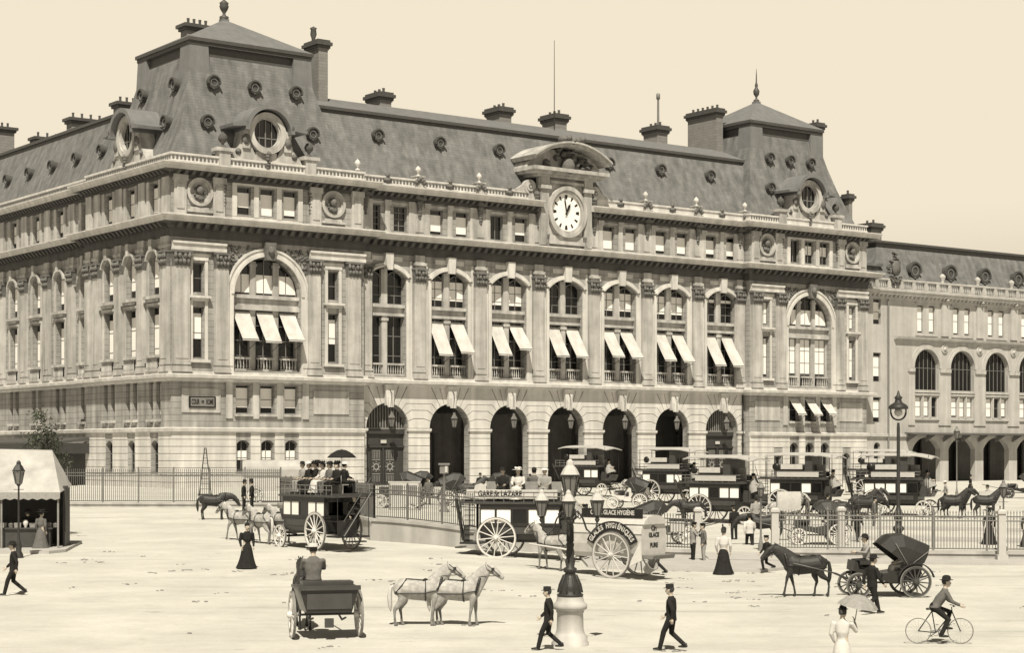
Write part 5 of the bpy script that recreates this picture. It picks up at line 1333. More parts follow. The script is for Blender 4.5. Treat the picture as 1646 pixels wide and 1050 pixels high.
    if canopy:
        b = MB(); n = 10; L0, L1 = x0-.35, x1+.95; sec = []
        for i in range(n+1):
            t = i/n; x = L0+(L1-L0)*t; dz = -.22*max(0, (t-.72)/.28)**1.5-.10*max(0, (.12-t)/.12); sec.append([(x, -1.12, 4.05+dz), (x, -.6, 4.16+dz), (x, 0, 4.2+dz), (x, .6, 4.16+dz), (x, 1.12, 4.05+dz), (x, 1.12, 3.99+dz), (x, 0, 4.13+dz), (x, -1.12, 3.99+dz)])
        b.loft(sec, True, False); b.build('canopy', CANOPY, r)
        b = MB()
        for s in (-1, 1):
            for x in (x0-.2, x0+.9, x1-.2, x1+.7): b.tube((x, s*1.0, 2.5 if x < x1+.3 else 1.9), (x, s*1.0, 4.05), .022, n=5)
        b.build('canopy_post', COACH, r)
        b = MB(); b.box(x0+2.4, x0+2.9, -.9, .9, 2.58, 3.95); b.build('canopy_screen', COACHB, r)
        b = MB(); b.box(x0+.8, x0+2.3, -w-.16, -w-.12, 3.1, 3.42); b.build('destination_board', WHITEP, r)
        b = MB(); b.lathe([(.02,-.02),(.24,-.02),(.24,.02),(.02,.02)], (x0+.45, -w-.14, 3.26), 16, 1); b.build('route_disc', BLACK, r)
    return r
def driver_on(bus, label, top=CL_G, hat='coach', hatm=None, cape=True, x=2.05, z=1.55):
    p = person(local(bus, x, 0, z), bus.rotation_euler[2], label, 'drive', 'm', hat, top, CL_D, hatm)
    if cape:
        k = 'cape_'+top.name
        if k not in CACHE:
            C = MB(); C.path([(.25,0,.35),(.1,0,.7),(0,0,1.08),(0,0,1.16)], [(.42,.42),(.34,.28),(.2,.14),(.09,.08)], 16, rnd=False); CACHE[k] = C.mesh('coat_cape', top)
        link('coat_cape', CACHE[k], p)
    return p
# ================================================================== PLACEMENT
OB = 'horse omnibuses'
# left omnibus
x, y, z = ground(512, 884); busA = omnibus((x, y+.6, z), math.radians(128), 'horse omnibus at left, heading away past the railings with an open crowded top deck', False, OB, seed=3, panes=[1,1,0,1,1], sign=False, name='horse_omnibus')
for k, (dx, dy) in enumerate(((4.4, .55), (4.4, -.55))):
    l = local(busA, dx, dy, 0); horse((l[0], l[1], HS(l[0], l[1])), math.radians(133), ['near white horse of the pair drawing the left omnibus', 'far white horse of the pair drawing the left omnibus'][k], H_W, 'walk')
l = local(busA, 7.0, .2, 0); horse((l[0], l[1], HS(l[0], l[1])), math.radians(150), 'white lead horse ahead of the left omnibus pair', H_W, 'walk')
driver_on(busA, 'driver of the left omnibus in a grey coat behind two white horses', CL_G)
seats = [(-1.6, -.28, -90, 'm', 'boater', CL_D, 'rearmost man on the near side of the left omnibus top, in a straw boater', STRAW),
         (-1.0, -.28, -90, 'f', 'wide', CL_D, 'woman in a wide dark hat under the open parasol on the left omnibus', None),
         (-.4, -.28, -90, 'm', 'bowler', CL_D, 'man in dark bowler seated beside the parasol woman on the left omnibus', None),
         (.2, -.28, -90, 'f', 'wide', CL_B, 'woman in brown dress and wide pale hat on the left omnibus top', STRAW),
         (.75, -.28, -90, 'm', 'top', CL_D, 'man in top hat sitting on the near side of the left omnibus top', None),
         (1.3, -.28, -90, 'm', 'cap', CL_B, 'man in flat cap at the front of the left omnibus top', None),
         (-1.3, .28, 90, 'm', 'bowler', CL_B, 'man in bowler with his back to the camera at the rear of the left omnibus', None),
         (-.1, .28, 90, 'f', 'wide', CL_D, 'woman in dark hat on the far side of the left omnibus top', None),
         (1.0, .28, 90, 'm', 'bowler', CL_G, 'man in grey coat on the far side of the left omnibus top, near the driver', None),
         (.45, .28, 90, 'm', 'boater', CL_D, 'man in straw boater on the far side of the left omnibus, mid bench', STRAW),
         (-.7, .28, 90, 'f', 'wide', CL_W, 'woman in white on the far side of the left omnibus, beyond the parasol', None),
         (-1.9, .28, 90, 'm', 'cap', CL_D, 'man in cap at the far rear corner of the left omnibus top', None)]
for (dx, dy, a, sx, ht, tp, lb, hm) in seats:
    person(local(busA, dx, dy, 2.54), busA.rotation_euler[2]+math.radians(a), lb, 'sit', sx, ht, tp, None, hm, group='passengers on the left omnibus')
def parasol(loc, label, m, r=.62, tilt=(0,0), L=1.0, name='parasol'):
    o = empty(name, loc, 0, label, name); o.rotation_euler = (tilt[0], tilt[1], 0)
    b = MB(); n = 16; rings = []
    for k, (t, h) in enumerate(((.03,.30),(.3,.27),(.62,.17),(.88,.04),(1.0,-.05))):
        rings.append([(r*t*(1-.06*(i % 2)*t)*math.cos(2*PI*i/n), r*t*(1-.06*(i % 2)*t)*math.sin(2*PI*i/n), L+h*r/.62) for i in range(n)])
    b.loft(rings, False, False); b.build('parasol_cover', m, o)
    b = MB(); b.tube((0,0,-.1), (0,0,L+.38), .012, n=5)
    for i in range(8): a = 2*PI*i/8; b.tube((0,0,L-.08), (r*.6*math.cos(a), r*.6*math.sin(a), L+.14), .006, n=4)
    b.build('parasol_stick', WOOD, o); return o
l = local(busA, -1.0, -.55, 3.25); parasol(l, 'open dark parasol held up on top of the left omnibus', CL_D, .68)
person(local(busA, -2.4, -.3, .70), busA.rotation_euler[2]+PI, 'conductor in dark cap standing on the rear platform of the left omnibus', 'stand', 'm', 'cap', CL_D)
# central omnibus
x, y, z = ground(846, 899); busB = omnibus((x, y+.85, z), math.radians(-12), 'horse omnibus in the centre, with pale wheels and a white name board on its roof', False, OB, pale=False, seed=8, panes=[1,1,0,1,1], sign=False, rr=.92)
b = MB(); b.box(-2.1, 1.6, -1.0, -.96, 2.66, 3.06); sg = b.build('name_board', WHITEP, busB)
text_mesh('GARE St LAZARE', .36, .004, BLACK, 'lettering', sg, (-.98, -1.006, 2.86), (PI/2, 0, 0), .74, bold=.012)
text_mesh('PLACE ST MICHEL', .30, .004, BLACK, 'lettering', sg, (.75, -1.006, 2.86), (PI/2, 0, 0), .5, bold=.01) if False else None
b = MB(); b.prism([(-2.15, 3.06), (-1.6, 3.06), (-1.62, 3.25), (-1.85, 3.34), (-2.1, 3.25)], -1.0, -.96, 1); b.build('name_board_crest', WHITEP, busB)
seatsB = [(-1.0, -.28, -90, 'm', 'bowler', CL_D, 'man in black bowler above the name board of the central omnibus', None),
          (-.3, -.28, -90, 'f', 'wide', CL_W, 'woman in white with a straw hat above the name board of the central omnibus', STRAW),
          (.9, -.28, -90, 'm', 'boater', CL_G, 'man in straw boater beside the great lamp, on the central omnibus top', STRAW),
          (.3, .28, 90, 'm', 'bowler', CL_B, 'man on the far side of the central omnibus top in brown coat', None)]
for (dx, dy, a, sx, ht, tp, lb, hm) in seatsB: person(local(busB, dx, dy, 2.54), busB.rotation_euler[2]+math.radians(a), lb, 'sit', sx, ht, tp, None, hm, group='passengers on the central omnibus')
driver_on(busB, 'driver of the central omnibus, half hidden by the great lamp', CL_G, hatm=WHITEP)
for k, dy in enumerate((-.5, .55)):
    l = local(busB, 4.2, dy); horse((l[0], l[1], HS(l[0], l[1])), busB.rotation_euler[2], ['near dark horse of the central omnibus, behind the white ice cart', 'far dark horse of the central omnibus, behind the white ice cart'][k], H_B, 'stand')
# omnibuses waiting in the court
def court_bus(px, Y, rz, label, seed, **k):
    x, y, z = at(px, Y, HC); return omnibus((x, y, z), math.radians(rz), label, True, 'roofed omnibuses waiting in the court', seed=seed, rr=.9, **k)
bC = court_bus(945, 152, -38, 'roofed omnibus farthest back in the court, behind the great lamp', 11)
bD = court_bus(1078, 137, -40, 'roofed omnibus in front of the fifth arch, left of a nearer one', 12)
bE = court_bus(1163, 113, -38, 'roofed omnibus nearest the gate, drawn up before the right-hand door', 13, panes=[1,1,0,1,1])
bF = court_bus(1290, 121, -30, 'very dark roofed omnibus standing behind the tilted white sheet', 14, panes=[1,0,0,1,0])
bG = court_bus(1418, 150, -30, 'roofed omnibus half hidden behind the one with the dark team', 15)
bH = court_bus(1440, 122, -26, 'roofed omnibus harnessed to the dark team at the right', 16, panes=[1,1,1,1,0])
for bs, lb in ((bC, 'coachman in a cape on the farthest roofed omnibus'), (bD, 'coachman in a cape on the omnibus before the fifth arch'), (bE, 'coachman in a cape on the omnibus nearest the gate'), (bF, 'coachman in a pale cape on the very dark omnibus'), (bH, 'coachman in a cape driving the dark team at right')):
    driver_on(bs, lb, CL_G, 'coach')
def team(bus, coat, labels, dx=4.3, pose='stand', rz=0, off=(-.55, .55)):
    for lb, dy in zip(labels, off):
        l = local(bus, dx, dy); horse((l[0], l[1], HC(l[0], l[1])), bus.rotation_euler[2]+rz, lb, coat, pose)
team(bH, H_D, ['near dark horse of the team at the right of the court', 'far dark horse of the team at the right of the court'], 3.9, rz=.2)
l = local(bH, 5.7, 1.0); horse((l[0], l[1], HC(l[0], l[1])), -.15, 'dark lead horse with raised head, foremost of the team at right', H_D, 'stand')
team(bE, H_W, ['near white horse standing before the gate omnibus', 'far white horse standing before the gate omnibus'], 4.3)
team(bF, H_B, ['near bay horse of the very dark omnibus', 'far bay horse of the very dark omnibus'], 4.3)
team(bD, H_B, ['near bay horse of the omnibus before the fifth arch', 'far bay horse of the omnibus before the fifth arch'], 4.3)
for px_, py_, rz_, lb_ in ((1345, 846, 175, 'dark horse waiting behind the railings, left of the tall lamp'), (1392, 838, 10, 'dark horse standing just left of the tall lamp post'), (1110, 846, 190, 'dark horse standing behind the gate post of the two talking men')):
    x, y, z = ground(px_, py_, HC); horse((x, y, z), math.radians(rz_), lb_, H_D, 'down')
team(bC, H_W, ['white horse of the farthest roofed omnibus'], 4.3, off=(0,))
# ------------------------------------------------------------------ white ice cart
x, y, z = ground(990, 930); ice = empty('ice_cart', (x+.15, y+.75, z), math.radians(141), 'white ice company cart with big pale wheels, lettered sides and a hanging bucket', 'cart')
b = MB(); L0, L1 = -1.7, 1.75
b.prism([(-.66, .82), (.66, .82), (.80, 1.0), (.88, 1.35), (.89, 1.75), (.80, 2.05), (.70, 2.18), (-.70, 2.18), (-.80, 2.05), (-.89, 1.75), (-.88, 1.35), (-.80, 1.0)], L0, L1, 0); b.build('body', WHITEP, ice)
b = MB(); b.prism([(-.80, 2.15), (.80, 2.15), (.70, 2.30), (.5, 2.42), (.25, 2.49), (0, 2.51), (-.25, 2.49), (-.5, 2.42), (-.70, 2.30)], L0-.08, L1+.15, 0); b.build('roof', WHITEP, ice)
b = MB(); b.box(L0, L1, .84, .89, 1.72, 1.78); b.box(L0, L1, -.89, -.84, 1.72, 1.78); b.box(L0+.02, L1-.3, .48, .53, 2.42, 2.44); b.build('body_band', FRAME, ice)
b = MB(); b.box(L0+.1, L1-.4, .60, .64, 2.42, 2.74); sb = b.build('roof_sign', BLACK, ice)
t = text_mesh('Cie DE GLACE HYGI\u00c8NE', .25, .004, WHITEP, 'lettering', sb, (-.15, .646, 2.58), (PI/2, 0, PI), .8, bold=.008)
for s in (1, -1):
    g = MB(); c0 = (0, 0); g.ring((-.35, .92), .98, 1.34, s*.90, s*.955, 1, 26, math.radians(25), math.radians(155)); mg = g.build('wheel_arch', BLACK, ice)
    if s == 1:
        txt = 'GLACES HYGI\u00c9NIQUES'
        for i, ch in enumerate(txt):
            if ch == ' ': continue
            a = math.radians(32+116*i/(len(txt)-1))     # seen from +Y side, text runs towards -X
            xx, zz = -.35+1.16*math.cos(a), .92+1.16*math.sin(a)
            tt = text_mesh(ch, .27, .004, WHITEP, 'lettering', mg, (xx, .962, zz), (PI/2, 0, PI), .8, bold=.01)
            tt.rotation_euler = (Matrix.Rotation(PI, 3, 'Z') @ Matrix.Rotation(PI/2, 3, 'X') @ Matrix.Rotation(a-PI/2 if False else (PI/2-a)*-1*-1, 3, 'Z')).to_euler()
            tt.rotation_euler = (Matrix.Rotation(-(a-PI/2), 3, 'Y') @ Matrix.Rotation(PI, 3, 'Z') @ Matrix.Rotation(PI/2, 3, 'X')).to_euler()
for s in (-1, 1): wheel(ice, (-.35, s*.98, .92), .92, 14, WHITEP, .09)
b = MB(); b.tube((-.35, -.95, .92), (-.35, .95, .92), .05, n=8); b.box(-1.6, 1.7, -.5, -.4, .82, .95); b.box(-1.6, 1.7, .4, .5, .82, .95)
for s in (-1, 1): b.path([(1.6, s*.5, .95), (2.4, s*.48, 1.05), (4.2, s*.42, 1.2)], .04, 6)
b.build('shaft', CREAM2, ice)
rear = -1.705
for (tx, sz, zz) in (('Cie', .27, 1.98), ('GLACE', .24, 1.72), ('PURE', .24, 1.32)):
    text_mesh(tx, sz, .004, BLACK, 'lettering', ice, (rear-.005, 0, zz), (PI/2, 0, -PI/2), .95, bold=.01)
b = MB(); b.prism([(rear-.45, .8), (rear, .8), (rear, .95), (rear-.5, .95)], -.75, .75, 1); b.build('tail_step', FRAME, ice)
b = MB(); b.prism([(-1.15, .55), (-.95, .4), (-1.75, .75), (-1.7, 1.5)], .86, .93, 1); b.build('side_board', CREAM2, ice)
l = local(ice, -1.75, .55, .35); b = MB(); b.lathe([(.17,0),(.24,.42),(.26,.44),(.21,.43),(.15,.06)], (0,0,0), 16); o = b.build('bucket', WOOD); o.location = l; o.rotation_euler = (.9, .3, .4); tag(o, 'round wooden bucket hanging at the tail of the white ice cart', 'bucket')
l = local(ice, 3.35, 0); horse((l[0], l[1], HS(l[0], l[1])), math.radians(141), 'white horse in the shafts of the white ice cart, behind the great lamp', H_W, 'stand')
l = local(ice, 1.6, 0, 1.4); person(l, math.radians(141), 'carter in shirt sleeves at the front of the white ice cart', 'drive', 'm', 'cap', CL_W, CL_D)
x, y, z = ground(1056, 925); person((x, y, z), math.radians(150), 'dark-haired workman bending over the tail of the white ice cart', 'walk', 'm', None, CL_G, CL_D)
# ------------------------------------------------------------------ victorias (open carriages with folded hood)
def victoria(loc, rz, label, m=None, name='victoria_carriage', hood=True):
    v = empty(name, loc, rz, label, 'carriage', 'open carriages and cabs'); m = m or COACH
    b = MB(); side = [(-1.25, .75), (-1.35, 1.25), (-.75, 1.3), (-.6, .95), (.05, .85), (.15, .62), (-.2, .52), (-.9, .55)]
    b.prism(side, -.62, .62, 1); b.prism([(.1, .62), (.15, .9), (.9, 1.0), (.95, 1.25), (1.05, 1.3), (1.1, .95), (.6, .7)], -.5, .5, 1); b.build('body', m, v)
    b = MB(); b.prism([(-1.2, .95), (-.62, .9), (-.62, 1.02), (-1.2, 1.1)], -.55, .55, 1); b.prism([(-1.35, 1.05), (-1.2, 1.05), (-1.2, 1.5), (-1.35, 1.5)], -.58, .58, 1); b.build('seat', CREAM2, v)
    b = MB(); b.box(.35, .85, -.42, .42, 1.15, 1.28); b.box(.38, .5, -.42, .42, 1.0, 1.15); b.build('driver_seat', LEATH, v)
    b = MB(); b.box(.3, .95, -.44, -.43, .78, 1.12); b.box(.15, .9, -.66, -.63, .66, 1.18); b.build('dash_panel', CREAM, v)
    if hood:
        b = MB(); secs = []
        for k, (a, L) in enumerate(((100, 1.0), (70, 1.05), (45, 1.10), (20, 1.05))):
            A = math.radians(180-a*1.0+0) if False else math.radians(a+22)
            x = -.75+L*math.cos(A); z = 1.15+L*math.sin(A)
            secs.append([(-.85, -.66, 1.15), (x*.6-.85*.4, -.67, 1.15+(z-1.15)*.6), (x, -.55, z-.02), (x, 0, z+.05), (x, .55, z-.02), (x*.6-.85*.4, .67, 1.15+(z-1.15)*.6), (-.85, .66, 1.15)])
        secs = [secs[3], secs[2], secs[1], secs[0]]
        back = [(-1.38, -.62, 1.2), (-1.5, -.64, 1.45), (-1.62, -.5, 1.8), (-1.64, 0, 1.85), (-1.62, .5, 1.8), (-1.5, .64, 1.45), (-1.38, .62, 1.2)]
        b.loft([[(p[0]+.12*(1 if False else 1), p[1], p[2]) for p in s_] for s_ in secs]+[back], False, False, False); b.build('hood', LEATH, v)
        b = MB()
        for s in (-1, 1): b.path([(-.8, s*.69, 1.12), (-.35, s*.69, 1.9)], .015, 5); b.path([(-.85, s*.69, 1.12), (-1.5, s*.67, 1.6)], .015, 5)
        b.build('hood_iron', TYRE, v)
    for s in (-1, 1):
        wheel(v, (-1.05, s*.74, .56), .56, 14, COACHB if m is COACH else CREAM2, .05); wheel(v, (.95, s*.62, .44), .44, 12, COACHB if m is COACH else CREAM2, .05)
        b = MB(); b.ring((-1.05, .56), .64, .67, s*.66, s*.84, 1, 16, .35, 2.9); b.build('mudguard', LEATH, v)
    b = MB(); b.tube((-1.05, -.7, .56), (-1.05, .7, .56), .035, n=6); b.tube((.95, -.6, .44), (.95, .6, .44), .035, n=6); b.path([(-1.4, 0, .66), (-.6, 0, .48), (.4, 0, .5), (.95, 0, .55)], .04, 6)
    for s in (-1, 1): b.path([(1.0, s*.3, .55), (1.7, s*.42, .85), (3.2, s*.36, 1.2)], .028, 6); b.path([(-1.5, s*.5, .75), (-1.05, s*.5, .62), (-.6, s*.5, .75)], .03, 5)
    b.build('shaft', COACHB, v); return v
x, y, z = ground(1422, 962); vic = victoria((x, y+.7, z), math.radians(184), 'black open carriage with half-raised leather hood, passing in front of the railings')
l = local(vic, 2.75, 0); horse((l[0], l[1], HS(l[0], l[1])), math.radians(184), 'dark trotting horse harnessed to the open black carriage', H_D, 'walk')
driver_on(vic, 'coachman in grey on the box of the open black carriage', CL_G, 'bowler', None, False, .5, .72)
person(local(vic, -.85, 0, .52), vic.rotation_euler[2], 'passenger in white seated under the carriage hood', 'sit', 'f', 'wide', CL_W, CL_W, STRAW, scale=.95)
# open cart seen from behind
x, y, z = ground(520, 1030); cart = empty('open_cart', (x, y+.6, z), math.radians(104), 'dark open two-wheeled trap seen from behind, driving away', 'cart')
b = MB(); b.prism([(-.62, .75), (.62, .75), (.80, 1.38), (-.80, 1.38)], -.7, .75, 0); b.build('body', COACH, cart)
b = MB(); b.box(-.78, .8, -.86, .86, 1.38, 1.45); b.box(-.76, -.70, -.86, .86, 1.40, 1.50); b.box(-.5, .1, -.7, .7, 1.45, 1.6); b.build('body_rail', COACHB, cart)
b = MB(); b.box(-.735, -.71, -.62, .62, .86, 1.28); b.build('tailboard', COACHB, cart)
for s in (-1, 1): wheel(cart, (0, s*.93, .66), .66, 14, CREAM2, .06)
b = MB(); b.tube((0, -.9, .66), (0, .9, .66), .035, n=6)
for s in (-1, 1): b.path([(-.7, s*.45, .62), (0, s*.45, .5), (.7, s*.45, .62)], .03, 5); b.path([(.3, s*.55, .8), (1.2, s*.5, 1.0), (2.9, s*.38, 1.25)], .03, 6)
b.box(-.72, -.6, -.12, .12, .35, .6); b.build('shaft', COACHB, cart)
person(local(cart, .15, .32, .98), math.radians(104), 'driver in a white hat and grey jacket on the open trap', 'drive', 'm', 'boater', CL_B, CL_D, WHITEP, scale=1.12)
l = local(cart, 2.5, .3); horse((l[0], l[1], HS(l[0], l[1])), math.radians(101), 'dark horse with pricked ears drawing the open trap', H_D, 'stand')
# standing pair of white horses
x, y, z = ground(668, 1008); horse((x+.1, y+.3, z), math.radians(4), 'white horse with dark breeching, rear one of the pair standing in the open', H_W, 'stand', scale=.86)
x, y, z = ground(735, 1012); horse((x+.0, y+.9, z), math.radians(-4), 'white horse at front of the pair, facing the great lamp', H_W, 'stand', scale=.86)
x, y, z = ground(343, 836); horse((x, y, z), math.radians(2), 'dark horse standing alone with lowered head near the left gate', H_D, 'down')
# horse-cabs seen through the railings
x, y, z = at(1312, 93, HC); v2 = victoria((x, y, z), math.radians(178), 'cab with raised hood parked behind the right railings', COACHB)
x, y, z = at(1068, 93, HC); v3 = victoria((x, y, z), math.radians(10), 'cab parked behind the railings next to the ice cart', COACHB)
x, y, z = at(640, 112, HC); v4 = victoria((x, y, z), math.radians(170), 'cab waiting behind the notice board and left railings', COACHB)
x, y, z = at(745, 118, HC); v5 = victoria((x, y, z), math.radians(5), 'pale-wheeled cab waiting behind the middle of the left railings', CREAM2)
l = local(v5, 2.7, 0); horse((l[0], l[1], HC(l[0], l[1])), math.radians(5), 'bay cab horse behind the left railings', H_B, 'down')
x, y, z = at(1010, 128, HC); v6 = victoria((x, y, z), math.radians(160), 'pale cab with awning behind the white ice cart', CREAM2)
x, y, z = at(1640, 160, HC); v7 = victoria((x, y, z), math.radians(170), 'dark cab at the far right under the wing arcade', COACH)
l = local(v2, 2.7, 0); horse((l[0], l[1], HC(l[0], l[1])), v2.rotation_euler[2], 'dark cab horse standing behind the gate lamp', H_D, 'down')
# ------------------------------------------------------------------ pedestrians
def ped(px, py, rz, label, f=HS, **k):
    x, y, z = ground(px, py, f); return person((x, y, z), math.radians(rz), label, **k)
ped(882, 1046, 172, 'man in peaked cap and dark suit striding left in front of the great lamp', pose='walk', hat='kepi', top=CL_D, scale=.9)
ped(1079, 1047, 158, 'man in dark suit and stiff cap walking alone at the bottom edge', pose='walk', hat='kepi', top=CL_D, scale=.94)
ped(397, 915, -60, 'woman in a long black dress walking alone on the left of the street', pose='stand', sex='f', hat='small', top=CL_D, scale=1.0)
ped(1163, 924, 70, 'woman in white blouse and long dark skirt seen from behind on the kerb', pose='stand', sex='f', hat='small', top=CL_W, bot=CL_D, scale=1.05)
ped(1114, 905, 10, 'man in cap and pale jacket talking at the railing corner', pose='arm_up', hat='cap', top=CL_G, bot=CL_D, scale=1.0)
ped(1131, 906, 185, 'man in dark cap facing the pale-jacketed man at the railing corner', pose='arm_up', hat='cap', top=CL_B, bot=CL_G, scale=.98)
ped(1233, 922, 200, 'boy in dark clothes running ahead of the trotting horse', pose='run', hat='cap', top=CL_D, scale=.86)
ped(1205, 885, 95, 'man in pale waistcoat walking through the gate', pose='walk', hat='bowler', top=CL_W, bot=CL_D, f=HS)
ped(1402, 988, 20, 'man in a dark frock coat walking beside the carriage wheel', pose='walk', hat='bowler', top=CL_D, scale=1.02)
p = ped(1354, 1092, 60, 'woman in white dress sheltering under a grey parasol at the bottom edge', pose='arm_up', sex='f', hat='small', top=CL_W, bot=CL_W, scale=.90)
parasol((p.location[0]+.30, p.location[1]+.10, p.location[2]+1.28), 'grey parasol held by the woman in white at the bottom edge', CL_G, .48, (.10, .16), .42)
ped(392, 822, 0, 'left man of two in dark coats talking by the left gate', pose='stand', hat='bowler', top=CL_D, scale=1.08)
ped(405, 822, 180, 'taller man in top hat talking by the left gate', pose='stand', hat='top', top=CL_D, scale=1.08)
ped(22, 958, 190, 'man in dark clothes walking out at the left edge', pose='walk', hat='bowler', top=CL_D)
ped(688, 812, -90, 'man standing in shadow behind the left railings', f=HC, pose='stand', hat='bowler', top=CL_B)
ped(772, 797, -100, 'person in dark coat standing at the foot of the arcade steps', f=HC, pose='walk', hat='bowler', top=CL_D)
ped(1590, 876, 90, 'woman in long black dress behind the right railings', f=HC, pose='stand', sex='f', hat='wide', top=CL_D)
ped(1378, 872, 60, 'boy crossing the court behind the carriage', f=HC, pose='walk', hat='bowler', top=CL_D, scale=.9)
ped(1588, 822, 200, 'man in grey standing before the white notice at right', f=HC, pose='stand', hat='bowler', top=CL_G)
ped(45, 884, 120, 'man in dark coat at the left end of the canvas stall', pose='stand', hat='bowler', top=CL_D)
ped(66, 886, 60, 'woman in brown dress buying at the canvas stall', pose='stand', sex='f', hat='wide', top=CL_B)
ped(1652, 880, 90, 'woman at the right edge behind the railings', f=HC, pose='stand', sex='f', hat='wide', top=CL_D)
# bicycle and rider
x, y, z = ground(1510, 1036); bk = empty('bicycle', (x, y, z), math.radians(-3), 'black bicycle ridden across the street at lower right', 'bicycle')
for wx in (-.56, .56):
    b = MB(); b.ring((wx, .35), .325, .35, -.015, .015, 1, 36); w_ = b.build('wheel', TYRE, bk)
    b = MB()
    for i in range(16): a = 2*PI*i/16; b.tube((wx, 0, .35), (wx+.33*math.cos(a), 0, .35+.33*math.sin(a)), .002, n=3)
    b.build('spokes', TYRE, w_)
b = MB(); P = dict(bb=(-.1,0,.30), st=(-.2,0,.88), hd=(.34,0,.86), rw=(-.56,0,.35), fw=(.56,0,.35))
for a, c in (('bb','st'),('st','hd'),('bb','hd'),('bb','rw'),('st','rw'),('hd','fw')): b.tube(P[a], P[c], .016, n=6)
b.tube((.34,0,.86), (.32,0,1.0), .014, n=6); b.path([(.32,-.24,1.04),(.40,-.1,1.03),(.36,0,1.0),(.40,.1,1.03),(.32,.24,1.04)], .012, 6); b.build('frame', BLACK, bk)
b = MB(); b.path([(-.34,0,.94),(-.2,0,.95),(-.08,0,.93)], [(.08,.03),(.06,.03),(.02,.02)], 8); b.build('saddle', LEATH, bk)
b = MB(); b.ring((-.1, .30), .07, .09, -.03, -.02, 1, 16); b.tube((-.1,-.04,.30), (.02,-.09,.40), .01); b.tube((-.1,.04,.30), (-.22,.09,.20), .01); b.box(-.02,.08,-.15,-.06,.39,.41); b.box(-.27,-.17,.06,.15,.19,.21); b.build('pedal_crank', TYRE, bk)
person((x, y, z), math.radians(-3), 'cyclist in grey jacket and bowler leaning over the handlebars', 'ride', 'm', 'bowler', CL_B, CL_D)
# ================================================================== STREET FURNITURE
def railing(pts, h, wall_h, label, f0, name='iron_railing', step=.135, mt=None, plinth_m=None):
    mt = mt or IRONG
    r = empty(name, (pts[0][0], pts[0][1], 0), 0, label, 'railing', 'railings round the court'); ox, oy = pts[0]
    P = [(x-ox, y-oy) for x, y in pts]
    zt = lambda x, y: f0(x+ox, y+oy)
    pk = MB(); rl = MB(); ps = MB(); pl = MB()
    for (x0, y0), (x1, y1) in zip(P, P[1:]):
        L = math.hypot(x1-x0, y1-y0); n = max(1, int(L/step)); dx, dy = (x1-x0)/L, (y1-y0)/L
        for i in range(n):
            t = (i+.5)/n; x, y = x0+(x1-x0)*t, y0+(y1-y0)*t; z = zt(x, y)
            pk.tube((x, y, z+.08), (x, y, z+h), .019, n=4); pk.lathe([(.006,h-.02),(.03,h+.05),(.004,h+.17)], (x, y, z), 4, smooth=False)
        m = max(1, int(L/2.2))
        for i in range(m):
            a, c = i/m, (i+1)/m; A = (x0+(x1-x0)*a, y0+(y1-y0)*a); B = (x0+(x1-x0)*c, y0+(y1-y0)*c)
            for hh in (.12, h-.32, h-.12): rl.path([(A[0], A[1], zt(*A)+hh), (B[0], B[1], zt(*B)+hh)], [(.028,.03)]*2, 4, rnd=False, smooth=False)
            q = int(L/m/.34)
            for k in range(q):
                t = a+(c-a)*(k+.5)/q; x, y = x0+(x1-x0)*t, y0+(y1-y0)*t
                rl.lathe([(.004,-.02),(.06,0),(.004,.02)], (x, y, zt(x, y)+h-.22), 6)
        for i in range(m+1):
            t = i/m; x, y = x0+(x1-x0)*t, y0+(y1-y0)*t; z = zt(x, y); ps.tbox((x, y), .04, .04, z, z+h+.1); ps.lathe([(.03,h+.1),(.06,h+.18),(.01,h+.3)], (x, y, z), 6)
        # plinth wall with coping
        nn = max(2, int(L/1.0)); s1 = []; s2 = []
        for i in range(nn+1):
            t = i/nn; x, y = x0+(x1-x0)*t, y0+(y1-y0)*t; z = zt(x, y); nx_, ny_ = dy, -dx
            lo = HS(x+ox, y+oy)-.3
            s1.append([(x+nx_*.2, y+ny_*.2, lo), (x+nx_*.2, y+ny_*.2, z-.12), (x-nx_*.2, y-ny_*.2, z-.12), (x-nx_*.2, y-ny_*.2, lo)])
            s2.append([(x+nx_*.27, y+ny_*.27, z-.12), (x+nx_*.27, y+ny_*.27, z+.02), (x-nx_*.27, y-ny_*.27, z+.02), (x-nx_*.27, y-ny_*.27, z-.12)])
        pl.loft(s1, True, False); ps_ = s2; pl.loft(s2, True, False)
    pk.build('picket', mt, r); rl.build('rail', mt, r); ps.build('post', mt, r); pl.build('plinth', plinth_m or WALLS, r)
    return r
fw = lambda x, y: HC(x, y)+.10
railing(FENCE[0:2], 2.1, 0, 'iron railings closing the left gate below the station corner', fw, mt=FENCEP)
railing(FENCE[1:5], 1.55, 0, 'long iron railings on the rendered wall, from the left omnibus to the ice cart', fw, mt=FENCEP)
fr = lambda x, y: HC(x, y)+.16
def gatepost(x, y, label):
    z = HS(x, y); g = empty('gate_post', (x, y, z), .0, label, 'gate post', 'pale gate posts'); b = MB(); b.tbox((0,0), .16, .16, 0, 2.2); b.build('shaft', CREAM, g)
    b = MB(); b.tbox((0,0), .24, .24, 0, .35); b.tbox((0,0), .21, .21, 2.2, 2.32); b.tbox((0,0), .18, .18, 2.32, 2.40, .6); b.build('moulding', CREAM, g)
railing(FENCE[5:7]+[(34, 82.2)], 1.72, 0, 'tall iron railings right of the gate, behind the open carriage', fr)
gatepost(8.75, 86.4, 'pale gate post where the two men stand talking'); gatepost(12.25, 85.6, 'pale gate post beside the thin gate lamp'); gatepost(*ground(1352, 896)[:2], 'pale gate post in the railings right of the parked cab'); x, y, z = at(1610, 83.3); gatepost(x, y, 'pale gate post near the right edge beside the small lamp')
